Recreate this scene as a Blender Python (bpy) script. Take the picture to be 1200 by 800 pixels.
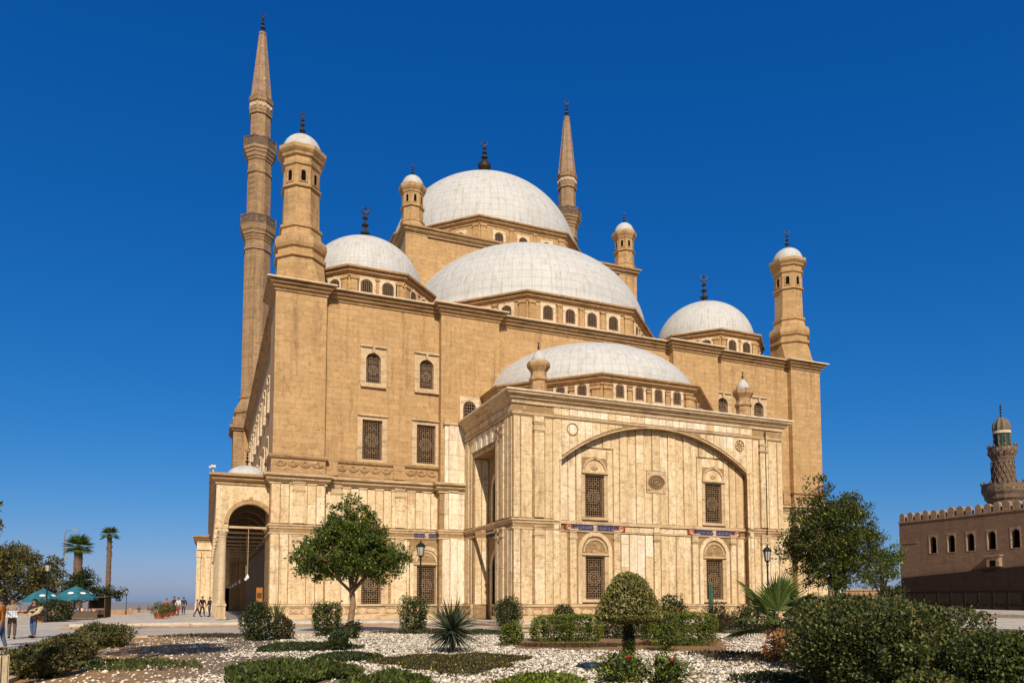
import bpy, bmesh, math, random
import numpy as np
from mathutils import Vector, Matrix
R = math.radians
random.seed(7); rng = np.random.default_rng(7)
for o in list(bpy.data.objects): bpy.data.objects.remove(o)
S = bpy.context.scene
COL = S.collection

# ---------------------------------------------------------------- camera
cam = bpy.data.cameras.new('camera'); co = bpy.data.objects.new('camera', cam); COL.objects.link(co)
cam.sensor_width = 36; cam.lens = 36*866/1200; cam.shift_y = 246.5/1200
cam.clip_start = .1; cam.clip_end = 60000
co.location = (0, 0, 1.65); co.rotation_euler = (R(93.8), 0, R(-22.4))
S.camera = co
# ---------------------------------------------------------------- sky and sun
SUN_EL, SUN_AZ = 37, 13          # azimuth: light travels towards +Y, 13 degrees towards +X
w = bpy.data.worlds.new('World'); S.world = w; w.use_nodes = True
nt = w.node_tree; bg = nt.nodes['Background']
sky = nt.nodes.new('ShaderNodeTexSky'); sky.sky_type = 'NISHITA'; sky.sun_disc = False
sky.sun_elevation = R(SUN_EL); sky.sun_rotation = R(180+SUN_AZ)
sky.altitude = 60; sky.air_density = 1.0; sky.dust_density = 0.6; sky.ozone_density = 4.0
# deep polarised blue: a gain and a gamma per channel on the sky's own radiance
SS = .05
sp = nt.nodes.new('ShaderNodeSeparateColor'); cb = nt.nodes.new('ShaderNodeCombineColor')
hs = nt.nodes.new('ShaderNodeHueSaturation'); hs.inputs['Saturation'].default_value = 1.28; hs.inputs['Value'].default_value = 1.32
nt.links.new(sky.outputs[0], hs.inputs['Color']); nt.links.new(hs.outputs[0], sp.inputs[0])
for i,(k,a_,g_) in enumerate(((.72,1.6,1.34),(.88,.79,.79),(1.42,.80,.62))):
    m1 = nt.nodes.new('ShaderNodeMath'); m1.operation = 'MULTIPLY'; m1.inputs[1].default_value = k*SS; nt.links.new(sp.outputs[i], m1.inputs[0])
    m2 = nt.nodes.new('ShaderNodeMath'); m2.operation = 'POWER'; m2.inputs[1].default_value = g_; nt.links.new(m1.outputs[0], m2.inputs[0])
    m3 = nt.nodes.new('ShaderNodeMath'); m3.operation = 'MULTIPLY'; m3.inputs[1].default_value = a_/SS; nt.links.new(m2.outputs[0], m3.inputs[0]); nt.links.new(m3.outputs[0], cb.inputs[i])
# the filter deepens the half of the sky facing away from the sun; the sunward half stays as it is
tcw = nt.nodes.new('ShaderNodeTexCoord'); dt = nt.nodes.new('ShaderNodeVectorMath'); dt.operation = 'DOT_PRODUCT'; dt.inputs[1].default_value = (.30, .95, 0)
mr = nt.nodes.new('ShaderNodeMapRange'); mr.interpolation_type = 'SMOOTHSTEP'; mr.inputs[1].default_value = -.45; mr.inputs[2].default_value = .12
mx = nt.nodes.new('ShaderNodeMix'); mx.data_type = 'RGBA'
nt.links.new(tcw.outputs['Generated'], dt.inputs[0]); nt.links.new(dt.outputs['Value'], mr.inputs[0]); nt.links.new(mr.outputs[0], mx.inputs[0])
nt.links.new(sky.outputs[0], mx.inputs[6]); nt.links.new(cb.outputs[0], mx.inputs[7]); nt.links.new(mx.outputs[2], bg.inputs[0])
bg.inputs[1].default_value = 0.05
sun = bpy.data.lights.new('sun', 'SUN'); sun.energy = 5.0; sun.angle = R(.5); sun.color = (1, .90, .76)
so = bpy.data.objects.new('sun', sun); COL.objects.link(so)
sd = Vector((math.sin(R(SUN_AZ))*math.cos(R(SUN_EL)), math.cos(R(SUN_AZ))*math.cos(R(SUN_EL)), -math.sin(R(SUN_EL))))
so.rotation_euler = sd.to_track_quat('-Z', 'Y').to_euler(); so.location = (-20, -60, 60)
S.view_settings.view_transform = 'Standard'; S.view_settings.look = 'None'
S.view_settings.exposure = 0; S.view_settings.gamma = 1

# ---------------------------------------------------------------- helpers
class MB:
    def __init__(s): s.v = []; s.f = []
    def add(s, vs, fs):
        n = len(s.v); s.v += [tuple(p) for p in vs]; s.f += [tuple(i+n for i in f) for f in fs]
    def box(s, x0, x1, y0, y1, z0, z1):
        s.add([(x0,y0,z0),(x1,y0,z0),(x1,y1,z0),(x0,y1,z0),(x0,y0,z1),(x1,y0,z1),(x1,y1,z1),(x0,y1,z1)],
              [(0,3,2,1),(4,5,6,7),(0,1,5,4),(1,2,6,5),(2,3,7,6),(3,0,4,7)])
    def mbox(s, M, a0, a1, z0, z1, d0, d1):
        p = [M(a,z,d) for d in (d0,d1) for (a,z) in ((a0,z0),(a1,z0),(a1,z1),(a0,z1))]
        s.add(p, [(0,1,2,3),(7,6,5,4),(0,4,5,1),(1,5,6,2),(2,6,7,3),(3,7,4,0)])
    def prism(s, pts, z0, z1):
        n = len(pts); s.add([(x,y,z0) for x,y in pts]+[(x,y,z1) for x,y in pts],
            [tuple(range(n))[::-1], tuple(range(n,2*n))]+[(i,(i+1)%n,(i+1)%n+n,i+n) for i in range(n)])
    def lathe(s, cx, cy, prof, n=8, rot=None, cap=True, flute=0):
        if rot is None: rot = math.pi/n
        vs = []; 
        for r,z in prof:
            for k in range(n):
                a = rot+2*math.pi*k/n; rr = r*(1-flute*(k%2)); vs.append((cx+rr*math.cos(a), cy+rr*math.sin(a), z))
        fs = [(i*n+k, i*n+(k+1)%n, (i+1)*n+(k+1)%n, (i+1)*n+k) for i in range(len(prof)-1) for k in range(n)]
        if cap: fs += [tuple(range(n))[::-1], tuple((len(prof)-1)*n+k for k in range(n))]
        s.add(vs, fs)
    def tube(s, pts, rad, n=6):
        if not hasattr(rad, '__len__'): rad = [rad]*len(pts)
        P = [Vector(p) for p in pts]; vs = []
        for i,p in enumerate(P):
            t = (P[min(i+1,len(P)-1)]-P[max(i-1,0)]).normalized()
            u = t.cross(Vector((0.1,1,0.05)) if abs(t.y)<.9 else Vector((1,0,0))).normalized(); v = t.cross(u)
            for k in range(n):
                a = 2*math.pi*k/n; vs.append(p+rad[i]*(math.cos(a)*u+math.sin(a)*v))
        fs = [(i*n+k, i*n+(k+1)%n, (i+1)*n+(k+1)%n, (i+1)*n+k) for i in range(len(P)-1) for k in range(n)]
        fs += [tuple(range(n))[::-1], tuple((len(P)-1)*n+k for k in range(n))]
        s.add(vs, fs)
    def blob(s, c, r, n=10, m=7):
        rx,ry,rz = r if hasattr(r,'__len__') else (r,r,r)
        s.add(*sph(c,rx,ry,rz,n,m))
    def mesh(s, name, mat, off=(0,0,0), smooth=False):
        me = bpy.data.meshes.new(name)
        me.from_pydata([(a-off[0],b-off[1],c-off[2]) for a,b,c in s.v], [], s.f)
        if mat: me.materials.append(mat)
        if smooth: me.shade_smooth()
        me.update(); return me
    def build(s, name, mat, parent=None, off=(0,0,0), loc=(0,0,0), smooth=False, rz=0):
        return link(name, s.mesh(name, mat, off, smooth), parent, loc, rz)
def sph(c, rx, ry, rz, n, m):
    V = []; F = []
    for i in range(m+1):
        t = math.pi*i/m
        for k in range(n):
            a = 2*math.pi*k/n; V.append((c[0]+rx*math.sin(t)*math.cos(a), c[1]+ry*math.sin(t)*math.sin(a), c[2]+rz*math.cos(t)))
    for i in range(m):
        for k in range(n): F.append((i*n+k, (i+1)*n+k, (i+1)*n+(k+1)%n, i*n+(k+1)%n))
    return V, F
def link(name, me, parent=None, loc=(0,0,0), rz=0):
    o = bpy.data.objects.new(name, me); COL.objects.link(o); o.location = loc; o.rotation_euler = (0,0,rz)
    if parent: o.parent = parent
    return o
def tag(o, label=None, cat=None, group=None, kind=None):
    if label: o['label'] = label
    if cat: o['category'] = cat
    if group: o['group'] = group
    if kind: o['kind'] = kind
    return o
def thing(name, label, cat, loc=(0,0,0), rz=0, group=None):
    return tag(link(name, None, None, loc, rz), label, cat, group)
def copy_tree(o, parent=None):
    c = o.copy(); COL.objects.link(c); c.parent = parent
    for ch in [x for x in bpy.data.objects if x.parent == o]: copy_tree(ch, c)
    return c
def MY(y0, sg=1): return lambda s,z,d: (s, y0+sg*d, z)      # wall facing -Y (sg 1)
def MX(x0, sg=1): return lambda s,z,d: (x0+sg*d, s, z)      # wall facing -X (sg 1)
def wall_holes(mb, M, s0, s1, z0, z1, holes, depth):
    xs = sorted({s0,s1}|{h[0] for h in holes}|{h[1] for h in holes}); zs = sorted({z0,z1}|{h[2] for h in holes}|{h[3] for h in holes})
    for i in range(len(xs)-1):
        for j in range(len(zs)-1):
            cx, cz = (xs[i]+xs[i+1])/2, (zs[j]+zs[j+1])/2
            if any(h[0]<cx<h[1] and h[2]<cz<h[3] for h in holes): continue
            mb.add([M(xs[i],zs[j],0),M(xs[i+1],zs[j],0),M(xs[i+1],zs[j+1],0),M(xs[i],zs[j+1],0)], [(0,1,2,3)])
    for a,b,c,d in holes:
        for (p,q) in (((a,c),(b,c)),((b,c),(b,d)),((b,d),(a,d)),((a,d),(a,c))):
            mb.add([M(*p,0),M(*q,0),M(*q,depth),M(*p,depth)], [(0,1,2,3)])
def seg(wi, rise, x):                # height of a circular segment arch over its springing
    q = (wi*wi+rise*rise)/(2*rise); return rise-q+math.sqrt(max(0,q*q-x*x))
def arch_plate(mb, M, xo0, xo1, zo0, zo1, cx, wi, zi0, zs, rise, d0, d1, n=18, flat=False):
    inner = [(cx-wi,zi0),(cx-wi,zs)]; outer = [(xo0,zi0),(xo0,zs)]
    def hit(a):
        dx, dz = math.cos(a)*wi, math.sin(a)*rise; t = []
        if dx > 1e-6: t.append((xo1-cx)/dx)
        if dx < -1e-6: t.append((xo0-cx)/dx)
        if dz > 1e-6: t.append((zo1-zs)/dz)
        return (cx+min(t)*dx, zs+min(t)*dz)
    angs = [math.pi*k/n for k in range(1,n)]
    for cxx in (xo0,xo1): angs.append(math.atan2((zo1-zs)/rise, (cxx-cx)/wi))
    for a in sorted(angs, reverse=True):
        inner.append((cx+wi*math.cos(a), zs+(seg(wi,rise,wi*math.cos(a)) if flat else rise*math.sin(a)))); outer.append(hit(a))
    inner += [(cx+wi,zs),(cx+wi,zi0)]; outer += [(xo1,zs),(xo1,zi0)]
    m = len(inner)
    vs = [M(a,z,d0) for a,z in inner]+[M(a,z,d0) for a,z in outer]+[M(a,z,d1) for a,z in inner]+[M(a,z,d1) for a,z in outer]
    fs = []
    for i in range(m-1):
        fs += [(i,i+1,m+i+1,m+i),(2*m+i,3*m+i,3*m+i+1,2*m+i+1),(i,2*m+i,2*m+i+1,i+1),(m+i,m+i+1,3*m+i+1,3*m+i)]
    fs += [(0,m,3*m,2*m),(m-1,3*m-1,4*m-1,2*m-1)]
    mb.add(vs, fs)
    if zi0 > zo0+1e-4: mb.mbox(M, xo0, xo1, zo0, zi0, d0, d1)
def arch_face(mb, M, cx, wi, z0, zs, rise, d, n=14, d1=None):
    pts = [(cx-wi,z0),(cx+wi,z0)]+[(cx+wi*math.cos(math.pi*k/n), zs+rise*math.sin(math.pi*k/n)) for k in range(n+1)]
    m = len(pts); mb.add([M(a,z,d) for a,z in pts], [tuple(range(m))])
    if d1 is not None:
        mb.add([M(a,z,d) for a,z in pts]+[M(a,z,d1) for a,z in pts], [(i,(i+1)%m,m+(i+1)%m,m+i) for i in range(m)])
def offset_path(path, d, closed):
    n = len(path); out = []
    for i in range(n):
        p = Vector(path[i]); a = Vector(path[(i-1)%n]) if (closed or i>0) else None; b = Vector(path[(i+1)%n]) if (closed or i<n-1) else None
        ns = []
        if a is not None: t = (p-a).normalized(); ns.append(Vector((t.y,-t.x)))
        if b is not None: t = (b-p).normalized(); ns.append(Vector((t.y,-t.x)))
        if len(ns) == 1: out.append(p+ns[0]*d)
        else:
            nn = (ns[0]+ns[1]).normalized(); out.append(p+nn*d/max(.3, nn.dot(ns[0])))
    return out
def cornice(mb, path, z, prof, closed=False):
    """prof: list of (outward, dz), path runs with the outside on its right"""
    rings = [offset_path(path, d, closed) for d,_ in prof]; n = len(path)
    vs = [(q.x,q.y,z+dz) for (d,dz),r in zip(prof,rings) for q in r]; fs = []
    for i in range(len(prof)-1):
        for k in range(n if closed else n-1):
            k2 = (k+1)%n; fs.append((i*n+k, i*n+k2, (i+1)*n+k2, (i+1)*n+k))
    if not closed:
        fs += [tuple(i*n for i in range(len(prof))), tuple(i*n+n-1 for i in range(len(prof)))]
    mb.add(vs, fs)
BIG = [(0,-.74),(.09,-.74),(.09,-.66),(.02,-.66),(.02,-.56),(.22,-.48),(.24,-.41),(.12,-.41),(.12,-.31),(.42,-.24),(.44,-.16),(.3,-.16),(.3,-.06),(.62,-.02),(.64,0.09),(.58,.12),(0,.2)]
MED = [(0,-.7),(.1,-.7),(.1,-.6),(.05,-.6),(.05,-.52),(.3,-.38),(.34,-.32),(.34,-.27),(.2,-.27),(.2,-.17),(.5,-.1),(.52,.04),(0,.16)]
BELT = [(0,-.22),(.05,-.22),(.07,-.1),(.16,-.03),(.16,.06),(0,.1)]
def octpts(cx, cy, a):
    c = a/math.cos(math.pi/8); return [(cx+c*math.cos(-math.pi/8+k*math.pi/4), cy+c*math.sin(-math.pi/8+k*math.pi/4)) for k in range(8)]

# ---------------------------------------------------------------- materials
def mat(name):
    m = bpy.data.materials.new(name); m.use_nodes = True; n = m.node_tree
    n.nodes.clear(); out = n.nodes.new('ShaderNodeOutputMaterial'); b = n.nodes.new('ShaderNodeBsdfPrincipled')
    n.links.new(b.outputs[0], out.inputs[0]); b.inputs['Roughness'].default_value = .85
    b.inputs['Specular IOR Level'].default_value = .25
    return m, n, b
def nd(n, t, **k):
    x = n.nodes.new('ShaderNode'+t)
    for a,b in k.items():
        if isinstance(b, (int,float,tuple)) and a in x.inputs.keys(): x.inputs[a].default_value = b
        else: setattr(x, a, b)
    return x
def ramp(n, src, stops):
    r = n.nodes.new('ShaderNodeValToRGB'); e = r.color_ramp.elements
    while len(e) < len(stops): e.new(.5)
    for i,(p,c) in enumerate(stops): e[i].position = p; e[i].color = (c,c,c,1) if isinstance(c,(int,float)) else (*c,1)
    n.links.new(src, r.inputs[0]); return r.outputs[0]
def mix(n, fac, a, b, mode='MIX'):
    x = n.nodes.new('ShaderNodeMix'); x.data_type = 'RGBA'; x.blend_type = mode
    for i,s in ((0,fac),(6,a),(7,b)):
        if hasattr(s,'links'): n.links.new(s, x.inputs[i])
        else: x.inputs[i].default_value = s if i==0 else ((*s,1) if hasattr(s,'__len__') else (s,s,s,1))
    return x.outputs[2]
def math_(n, op, a, b=0.0):
    x = n.nodes.new('ShaderNodeMath'); x.operation = op
    for i,s in ((0,a),(1,b)):
        if hasattr(s,'links'): n.links.new(s, x.inputs[i])
        else: x.inputs[i].default_value = s
    return x.outputs[0]
def pos(n):
    g = n.nodes.new('ShaderNodeNewGeometry'); return g.outputs['Position']
def noise(n, vec, scale, detail=4, rough=.55, stretch=None):
    if stretch:
        mp = n.nodes.new('ShaderNodeMapping'); mp.inputs['Scale'].default_value = stretch; n.links.new(vec, mp.inputs[0]); vec = mp.outputs[0]
    x = n.nodes.new('ShaderNodeTexNoise'); x.inputs['Scale'].default_value = scale; x.inputs['Detail'].default_value = detail
    x.inputs['Roughness'].default_value = rough; n.links.new(vec, x.inputs['Vector']); return x.outputs['Fac']
def bump(n, b, h, strength=.4, dist=.05):
    x = n.nodes.new('ShaderNodeBump'); x.inputs['Strength'].default_value = strength; x.inputs['Distance'].default_value = dist
    n.links.new(h, x.inputs['Height']); n.links.new(x.outputs[0], b.inputs['Normal'])
def wallvec(n):
    s = n.nodes.new('ShaderNodeSeparateXYZ'); n.links.new(pos(n), s.inputs[0])
    c = n.nodes.new('ShaderNodeCombineXYZ'); n.links.new(math_(n,'ADD',s.outputs[0],s.outputs[1]), c.inputs[0]); n.links.new(s.outputs[2], c.inputs[1])
    return c.outputs[0]
def stone(name, c1, c2, cm, bw=1.1, bh=.45, dirt=(.3,.17,.08), dirtamt=.5, blocks=True, bs=.5, island=False, scale=1):
    m, n, b = mat(name); p = pos(n); hi = tuple(min(.85,x*1.25) for x in c1)
    if blocks:
        br = nd(n, 'TexBrick'); br.offset = .5; br.inputs['Scale'].default_value = 1; br.inputs['Brick Width'].default_value = bw; br.inputs['Row Height'].default_value = bh
        br.inputs['Mortar Size'].default_value = .012; br.inputs['Mortar Smooth'].default_value = .3; br.inputs['Bias'].default_value = -.1
        br.inputs['Color1'].default_value = (*c1,1); br.inputs['Color2'].default_value = (*c2,1); br.inputs['Mortar'].default_value = (*cm,1)
        n.links.new(wallvec(n), br.inputs['Vector']); col = br.outputs['Color']
    elif island:
        g = n.nodes.new('ShaderNodeNewGeometry'); col = ramp(n, g.outputs['Random Per Island'], [(0,c1),(.45,c2),(.8,cm),(1,c1)])
    else:
        col = mix(n, noise(n,p,.35*scale,3), c1, c2)
    # broad tonal patches, mottling, vertical streaks
    col = mix(n, ramp(n, noise(n,p,.16*scale,4,.6), [(.35,0),(.68,.32)]), col, tuple(min(1,x*1.22) for x in c2))
    col = mix(n, ramp(n, noise(n,p,3.0*scale,7,.72), [(.48,0),(.72,dirtamt)]), col, dirt)
    col = mix(n, ramp(n, noise(n,p,1.0,5,.65,(1.6,1.6,.13)), [(.52,0),(.75,dirtamt*.8)]), col, dirt)
    col = mix(n, ramp(n, noise(n,p,7*scale,6,.75), [(.56,0),(.7,.45)]), col, hi)
    col = mix(n, ramp(n, noise(n,p,1.7*scale,5,.7,(1,1,2.2)), [(.55,0),(.66,dirtamt*.55)]), col, tuple(x*.8 for x in dirt))
    col = mix(n, ramp(n, noise(n,p,13*scale,4,.7), [(.60,0),(.70,dirtamt*1.2)]), col, tuple(x*.42 for x in dirt))
    if island:                                         # lime runs and rusty runs down the slabs
        col = mix(n, ramp(n, noise(n,p,1.5,5,.7,(.9,.9,.16)), [(.55,0),(.7,.5)]), col, (.84,.76,.60))
        col = mix(n, ramp(n, noise(n,p,5.0,6,.8), [(.5,0),(.62,.5)]), col, (.48,.30,.14))
        col = mix(n, ramp(n, noise(n,p,2.3,5,.7,(1.0,1.0,.2)), [(.58,0),(.7,.45)]), col, dirt)
    if not blocks and not island:                      # grime lying in horizontal beds
        col = mix(n, ramp(n, noise(n,p,2.0,3,.6,(.3,.3,2.0)), [(.52,0),(.68,.5)]), col, tuple(x*.45 for x in dirt))
        col = mix(n, ramp(n, noise(n,p,2.6,5,.7), [(.56,0),(.7,.45)]), col, (.72,.60,.42))
    else:
        col = mix(n, ramp(n, noise(n,p,1.3,6,.75,(1.0,1.0,.10)), [(.53,0),(.70,.55)]), col, tuple(x*.6 for x in dirt))
    vo = n.nodes.new('ShaderNodeTexVoronoi'); vo.inputs['Scale'].default_value = 1.5*scale; n.links.new(p, vo.inputs['Vector'])
    col = mix(n, ramp(n, vo.outputs['Distance'], [(.05,.8),(.085,0)]), col, tuple(x*.3 for x in dirt))     # pock marks
    n.links.new(col, b.inputs['Base Color'])
    h = mix(n, .5, noise(n,p,14,6,.7), noise(n,p,2.5,3))
    if blocks: h = mix(n, .5, h, math_(n,'SUBTRACT',1.0,br.outputs['Fac']))
    bump(n, b, h, bs, .04)
    return m
M = {}
M['stone'] = stone('golden_limestone', (.53,.335,.155), (.425,.262,.118), (.38,.23,.10), bw=.95, bh=.42, dirt=(.21,.11,.045), dirtamt=.55)
M['stone_trim'] = stone('limestone_trim', (.56,.37,.185), (.34,.20,.09), (.3,.18,.1), blocks=False, dirt=(.22,.12,.06), dirtamt=.6)
M['stone_dark'] = stone('weathered_shade_limestone', (.40,.255,.135), (.28,.175,.09), (.18,.11,.06), dirt=(.13,.08,.045), dirtamt=.55, bh=.4)  # weathered minaret stone; also the painted shade of the porch arch soffit
M['marble'] = stone('alabaster_slabs', (.76,.60,.375), (.66,.485,.275), (.80,.685,.47), blocks=False, island=True, dirt=(.34,.18,.07), dirtamt=.75)
M['marble_base'] = stone('alabaster_backing', (.27,.165,.075), (.36,.23,.11), (.3,.2,.1), blocks=False, dirt=(.22,.12,.05), dirtamt=.6)
M['marble_white'] = stone('pale_alabaster', (.84,.77,.62), (.78,.67,.48), (.6,.5,.4), blocks=False, island=True, dirt=(.45,.26,.12), dirtamt=.45)
M['frame'] = stone('pale_window_stone', (.74,.60,.42), (.62,.47,.30), (.5,.4,.3), blocks=False, dirt=(.34,.2,.1), dirtamt=.5)
M['frame_tan'] = stone('tan_window_stone', (.68,.52,.32), (.48,.33,.18), (.5,.4,.3), blocks=False, dirt=(.28,.16,.08), dirtamt=.5)
M['brown_stone'] = stone('brown_citadel_masonry', (.25,.15,.10), (.19,.115,.075), (.15,.09,.065), bw=.8, bh=.3, dirt=(.12,.07,.05), dirtamt=.5)
def plain(name, c, rough=.8, metal=0, var=.35, scale=3, spec=.25):
    m, n, b = mat(name); p = pos(n)
    n.links.new(mix(n, ramp(n, noise(n,p,scale,5,.65), [(.35,0),(.7,1)]), c, tuple(x*(1-var) for x in c)), b.inputs['Base Color'])
    b.inputs['Roughness'].default_value = rough; b.inputs['Metallic'].default_value = metal; b.inputs['Specular IOR Level'].default_value = spec
    bump(n, b, noise(n,p,scale*6,4), .2, .02); return m
M['pane'] = plain('dark_window_interior', (.010,.007,.005), .9, spec=.03)
M['grille'] = plain('weathered_bronze_lattice', (.30,.19,.11), .6, 0, .6, 8)
M['finial'] = plain('dark_bronze', (.055,.04,.03), .5, .3, .4, 5)
M['iron'] = plain('black_iron', (.018,.018,.017), .5, 0, .3, 6)
M['lampglass'] = plain('frosted_lamp_glass', (.55,.52,.42), .3, 0, .2, 8)
M['globe'] = plain('white_glass_globe', (.85,.85,.82), .2, 0, .05, 8, .5)
M['blue'] = plain('blue_enamel_panel', (.065,.065,.17), .6, 0, .5, 3, .1)
M['bluel'] = plain('faded_gilt_strokes', (.27,.20,.19), .5, 0, .3, 9)
M['red'] = plain('red_enamel_square', (.28,.045,.02), .6, 0, .4, 8)
M['dark_relief'] = plain('dark_carved_relief', (.13,.085,.055), .7, 0, .4, 9)
M['asph'] = plain('dark_roof', (.2,.15,.1), .9)
def dome_mat():
    m, n, b = mat('lead_dome_sheets'); tc = n.nodes.new('ShaderNodeTexCoord'); s = n.nodes.new('ShaderNodeSeparateXYZ'); n.links.new(tc.outputs['Object'], s.inputs[0])
    at = n.nodes.new('ShaderNodeMath'); at.operation = 'ARCTAN2'; n.links.new(s.outputs[1], at.inputs[0]); n.links.new(s.outputs[0], at.inputs[1])
    oi = n.nodes.new('ShaderNodeObjectInfo')
    phi = math_(n, 'MULTIPLY', at.outputs[0], 88/(2*math.pi)); 
    ax = n.nodes.new('ShaderNodeMath'); ax.operation = 'ARCTAN2'; n.links.new(s.outputs[2], ax.inputs[0])
    rr = math_(n,'SQRT', math_(n,'ADD', math_(n,'MULTIPLY',s.outputs[0],s.outputs[0]), math_(n,'MULTIPLY',s.outputs[1],s.outputs[1]))); n.links.new(rr, ax.inputs[1])
    th = math_(n, 'MULTIPLY', ax.outputs[0], 15.0)
    c = n.nodes.new('ShaderNodeCombineXYZ'); n.links.new(phi, c.inputs[0]); n.links.new(th, c.inputs[1])
    br = nd(n, 'TexBrick'); br.offset = .0; br.inputs['Scale'].default_value = 1; br.inputs['Brick Width'].default_value = 1; br.inputs['Row Height'].default_value = 1
    br.inputs['Mortar Size'].default_value = .03; br.inputs['Mortar Smooth'].default_value = .9
    br.inputs['Color1'].default_value = (.57,.56,.53,1); br.inputs['Color2'].default_value = (.54,.53,.50,1); br.inputs['Mortar'].default_value = (.46,.445,.41,1)
    n.links.new(c.outputs[0], br.inputs['Vector']); p = pos(n)
    col = mix(n, ramp(n, noise(n,p,.5,5,.6), [(.4,0),(.7,.5)]), br.outputs['Color'], (.48,.46,.43))
    col = mix(n, ramp(n, noise(n,p,2.0,6,.7,(1.2,1.2,.25)), [(.5,0),(.66,.6)]), col, (.38,.33,.27))
    col = mix(n, ramp(n, noise(n,p,1.3,5,.7,(1,1,.3)), [(.5,0),(.7,.4)]), col, (.62,.61,.58))
    col = mix(n, ramp(n, noise(n,p,5,6,.7), [(.5,0),(.75,.5)]), col, (.36,.32,.28))
    n.links.new(col, b.inputs['Base Color']); b.inputs['Roughness'].default_value = .6; b.inputs['Metallic'].default_value = 0
    h = mix(n, .7, noise(n,p,4,4), br.outputs['Fac']); bump(n, b, h, .5, .1)
    return m
M['dome'] = dome_mat()
M['brown_wall'] = stone('shaded_inner_wall', (.17,.105,.06), (.12,.075,.042), (.08,.05,.03), bw=.7, bh=2.2, dirt=(.12,.07,.04), dirtamt=.5)  # brown kept dark so the colour itself carries the portico's interior shade
M['brown_trim'] = stone('citadel_trim', (.34,.225,.15), (.28,.18,.12), (.2,.1,.1), blocks=False, dirt=(.14,.085,.055))
M['min_stone'] = stone('carved_minaret_stone', (.20,.13,.085), (.14,.09,.06), (.2,.1,.1), blocks=False, dirt=(.10,.065,.05), scale=2)
M['colstone'] = stone('column_marble', (.64,.50,.31), (.54,.40,.23), (.5,.4,.3), dirt=(.34,.2,.1), dirtamt=.4, blocks=False, island=True)
M['hoard'] = plain('dark_hoarding_boards', (.032,.019,.014), .7, 0, .4, 1.5)
M['far'] = plain('far_tan_plaster', (.42,.25,.14), .9, 0, .3, .8)
M['terra'] = plain('terracotta', (.34,.10,.04), .8, 0, .3, 6)
M['cream'] = plain('cream_boards', (.55,.45,.28), .7, 0, .3, 9)
M['orange'] = plain('orange_wood', (.42,.15,.03), .6, 0, .4, 9)
M['packs'] = plain('white_blue_packets', (.7,.72,.78), .6, 0, .5, 16)
M['cardb'] = plain('cardboard', (.62,.52,.34), .8, 0, .2, 9)
# ================================================================ THE MOSQUE
ORI = (30.7, 57, .3); ZT = .3
mosque = thing('mosque', 'huge golden stone mosque with pale lead domes and two pencil minarets', 'mosque', ORI)
CX = 30.7
def mir(x): return 2*CX-x
W = M['stone']
main = MB()
# core and roof
main.box(5.3, mir(5.3), 57.7, 111, ZT, 25.45)
F = MY(57)
up = [(11.05,12.3,18.75,21.3),(15.4,16.6,18.75,21.3)]; lo = [(10.85,12.45,12.62,15.85),(15.2,16.8,12.62,15.85)]
holes = up+lo
wall_holes(main, F, 7.9, 17.05, 11.2, 25.1, holes, .45)
mholes = [(mir(b),mir(a),c,d) for a,b,c,d in holes]
wall_holes(main, F, mir(17.05), mir(7.9), 11.2, 25.1, mholes, .45)
wall_holes(main, F, 22.0, mir(22.0), 15, 25.1, [], .4)
# corner piers and centre buttresses
for x0,x1 in ((4.2,7.95),(mir(7.95),mir(4.2))):
    main.box(x0, x1, 56.45, 60.6, 11.2, 25.1)
    main.box(x0, x1, 107.4, 111.5, ZT, 25.1)
main.box(17.02, 22.05, 56.3, 57.6, 11.2, 25.1); main.box(mir(22.05), mir(17.02), 56.3, 57.6, 11.2, 25.1)
# side walls
side_h = []
for k in range(9):
    y = 63.5+k*5.0
    side_h += [(y,y+1.2,18.75,21.3),(y-.2,y+1.4,12.62,15.85)]
wall_holes(main, MX(4.75), 60.6, 107.4, 11.2, 25.1, side_h, .45)
wall_holes(main, MX(mir(4.75),-1), 60.6, 107.4, ZT, 25.1, [], .45)
main.build('wall', W, mosque, ORI)
# top cornice round the whole block
path = [(4.75,107.4),(4.75,60.6),(4.2,60.6),(4.2,56.45),(7.95,56.45),(7.95,57),(17.02,57),(17.02,56.3),(22.05,56.3),(22.05,57)]
path = path+[(mir(x),y) for x,y in path[::-1]]
c = MB(); cornice(c, path, 25.6, BIG)
c.box(4.8, mir(4.8), 57.05, 108, 25.5, 25.8)
ce = MB(); cornice(ce, path, 25.6, [(.655,-.015),(.67,-.01),(.67,.085),(.655,.1)])
ce.build('cornice_edge', M['frame'], mosque, ORI)
c.build('cornice', M['stone_trim'], mosque, ORI)

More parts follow.
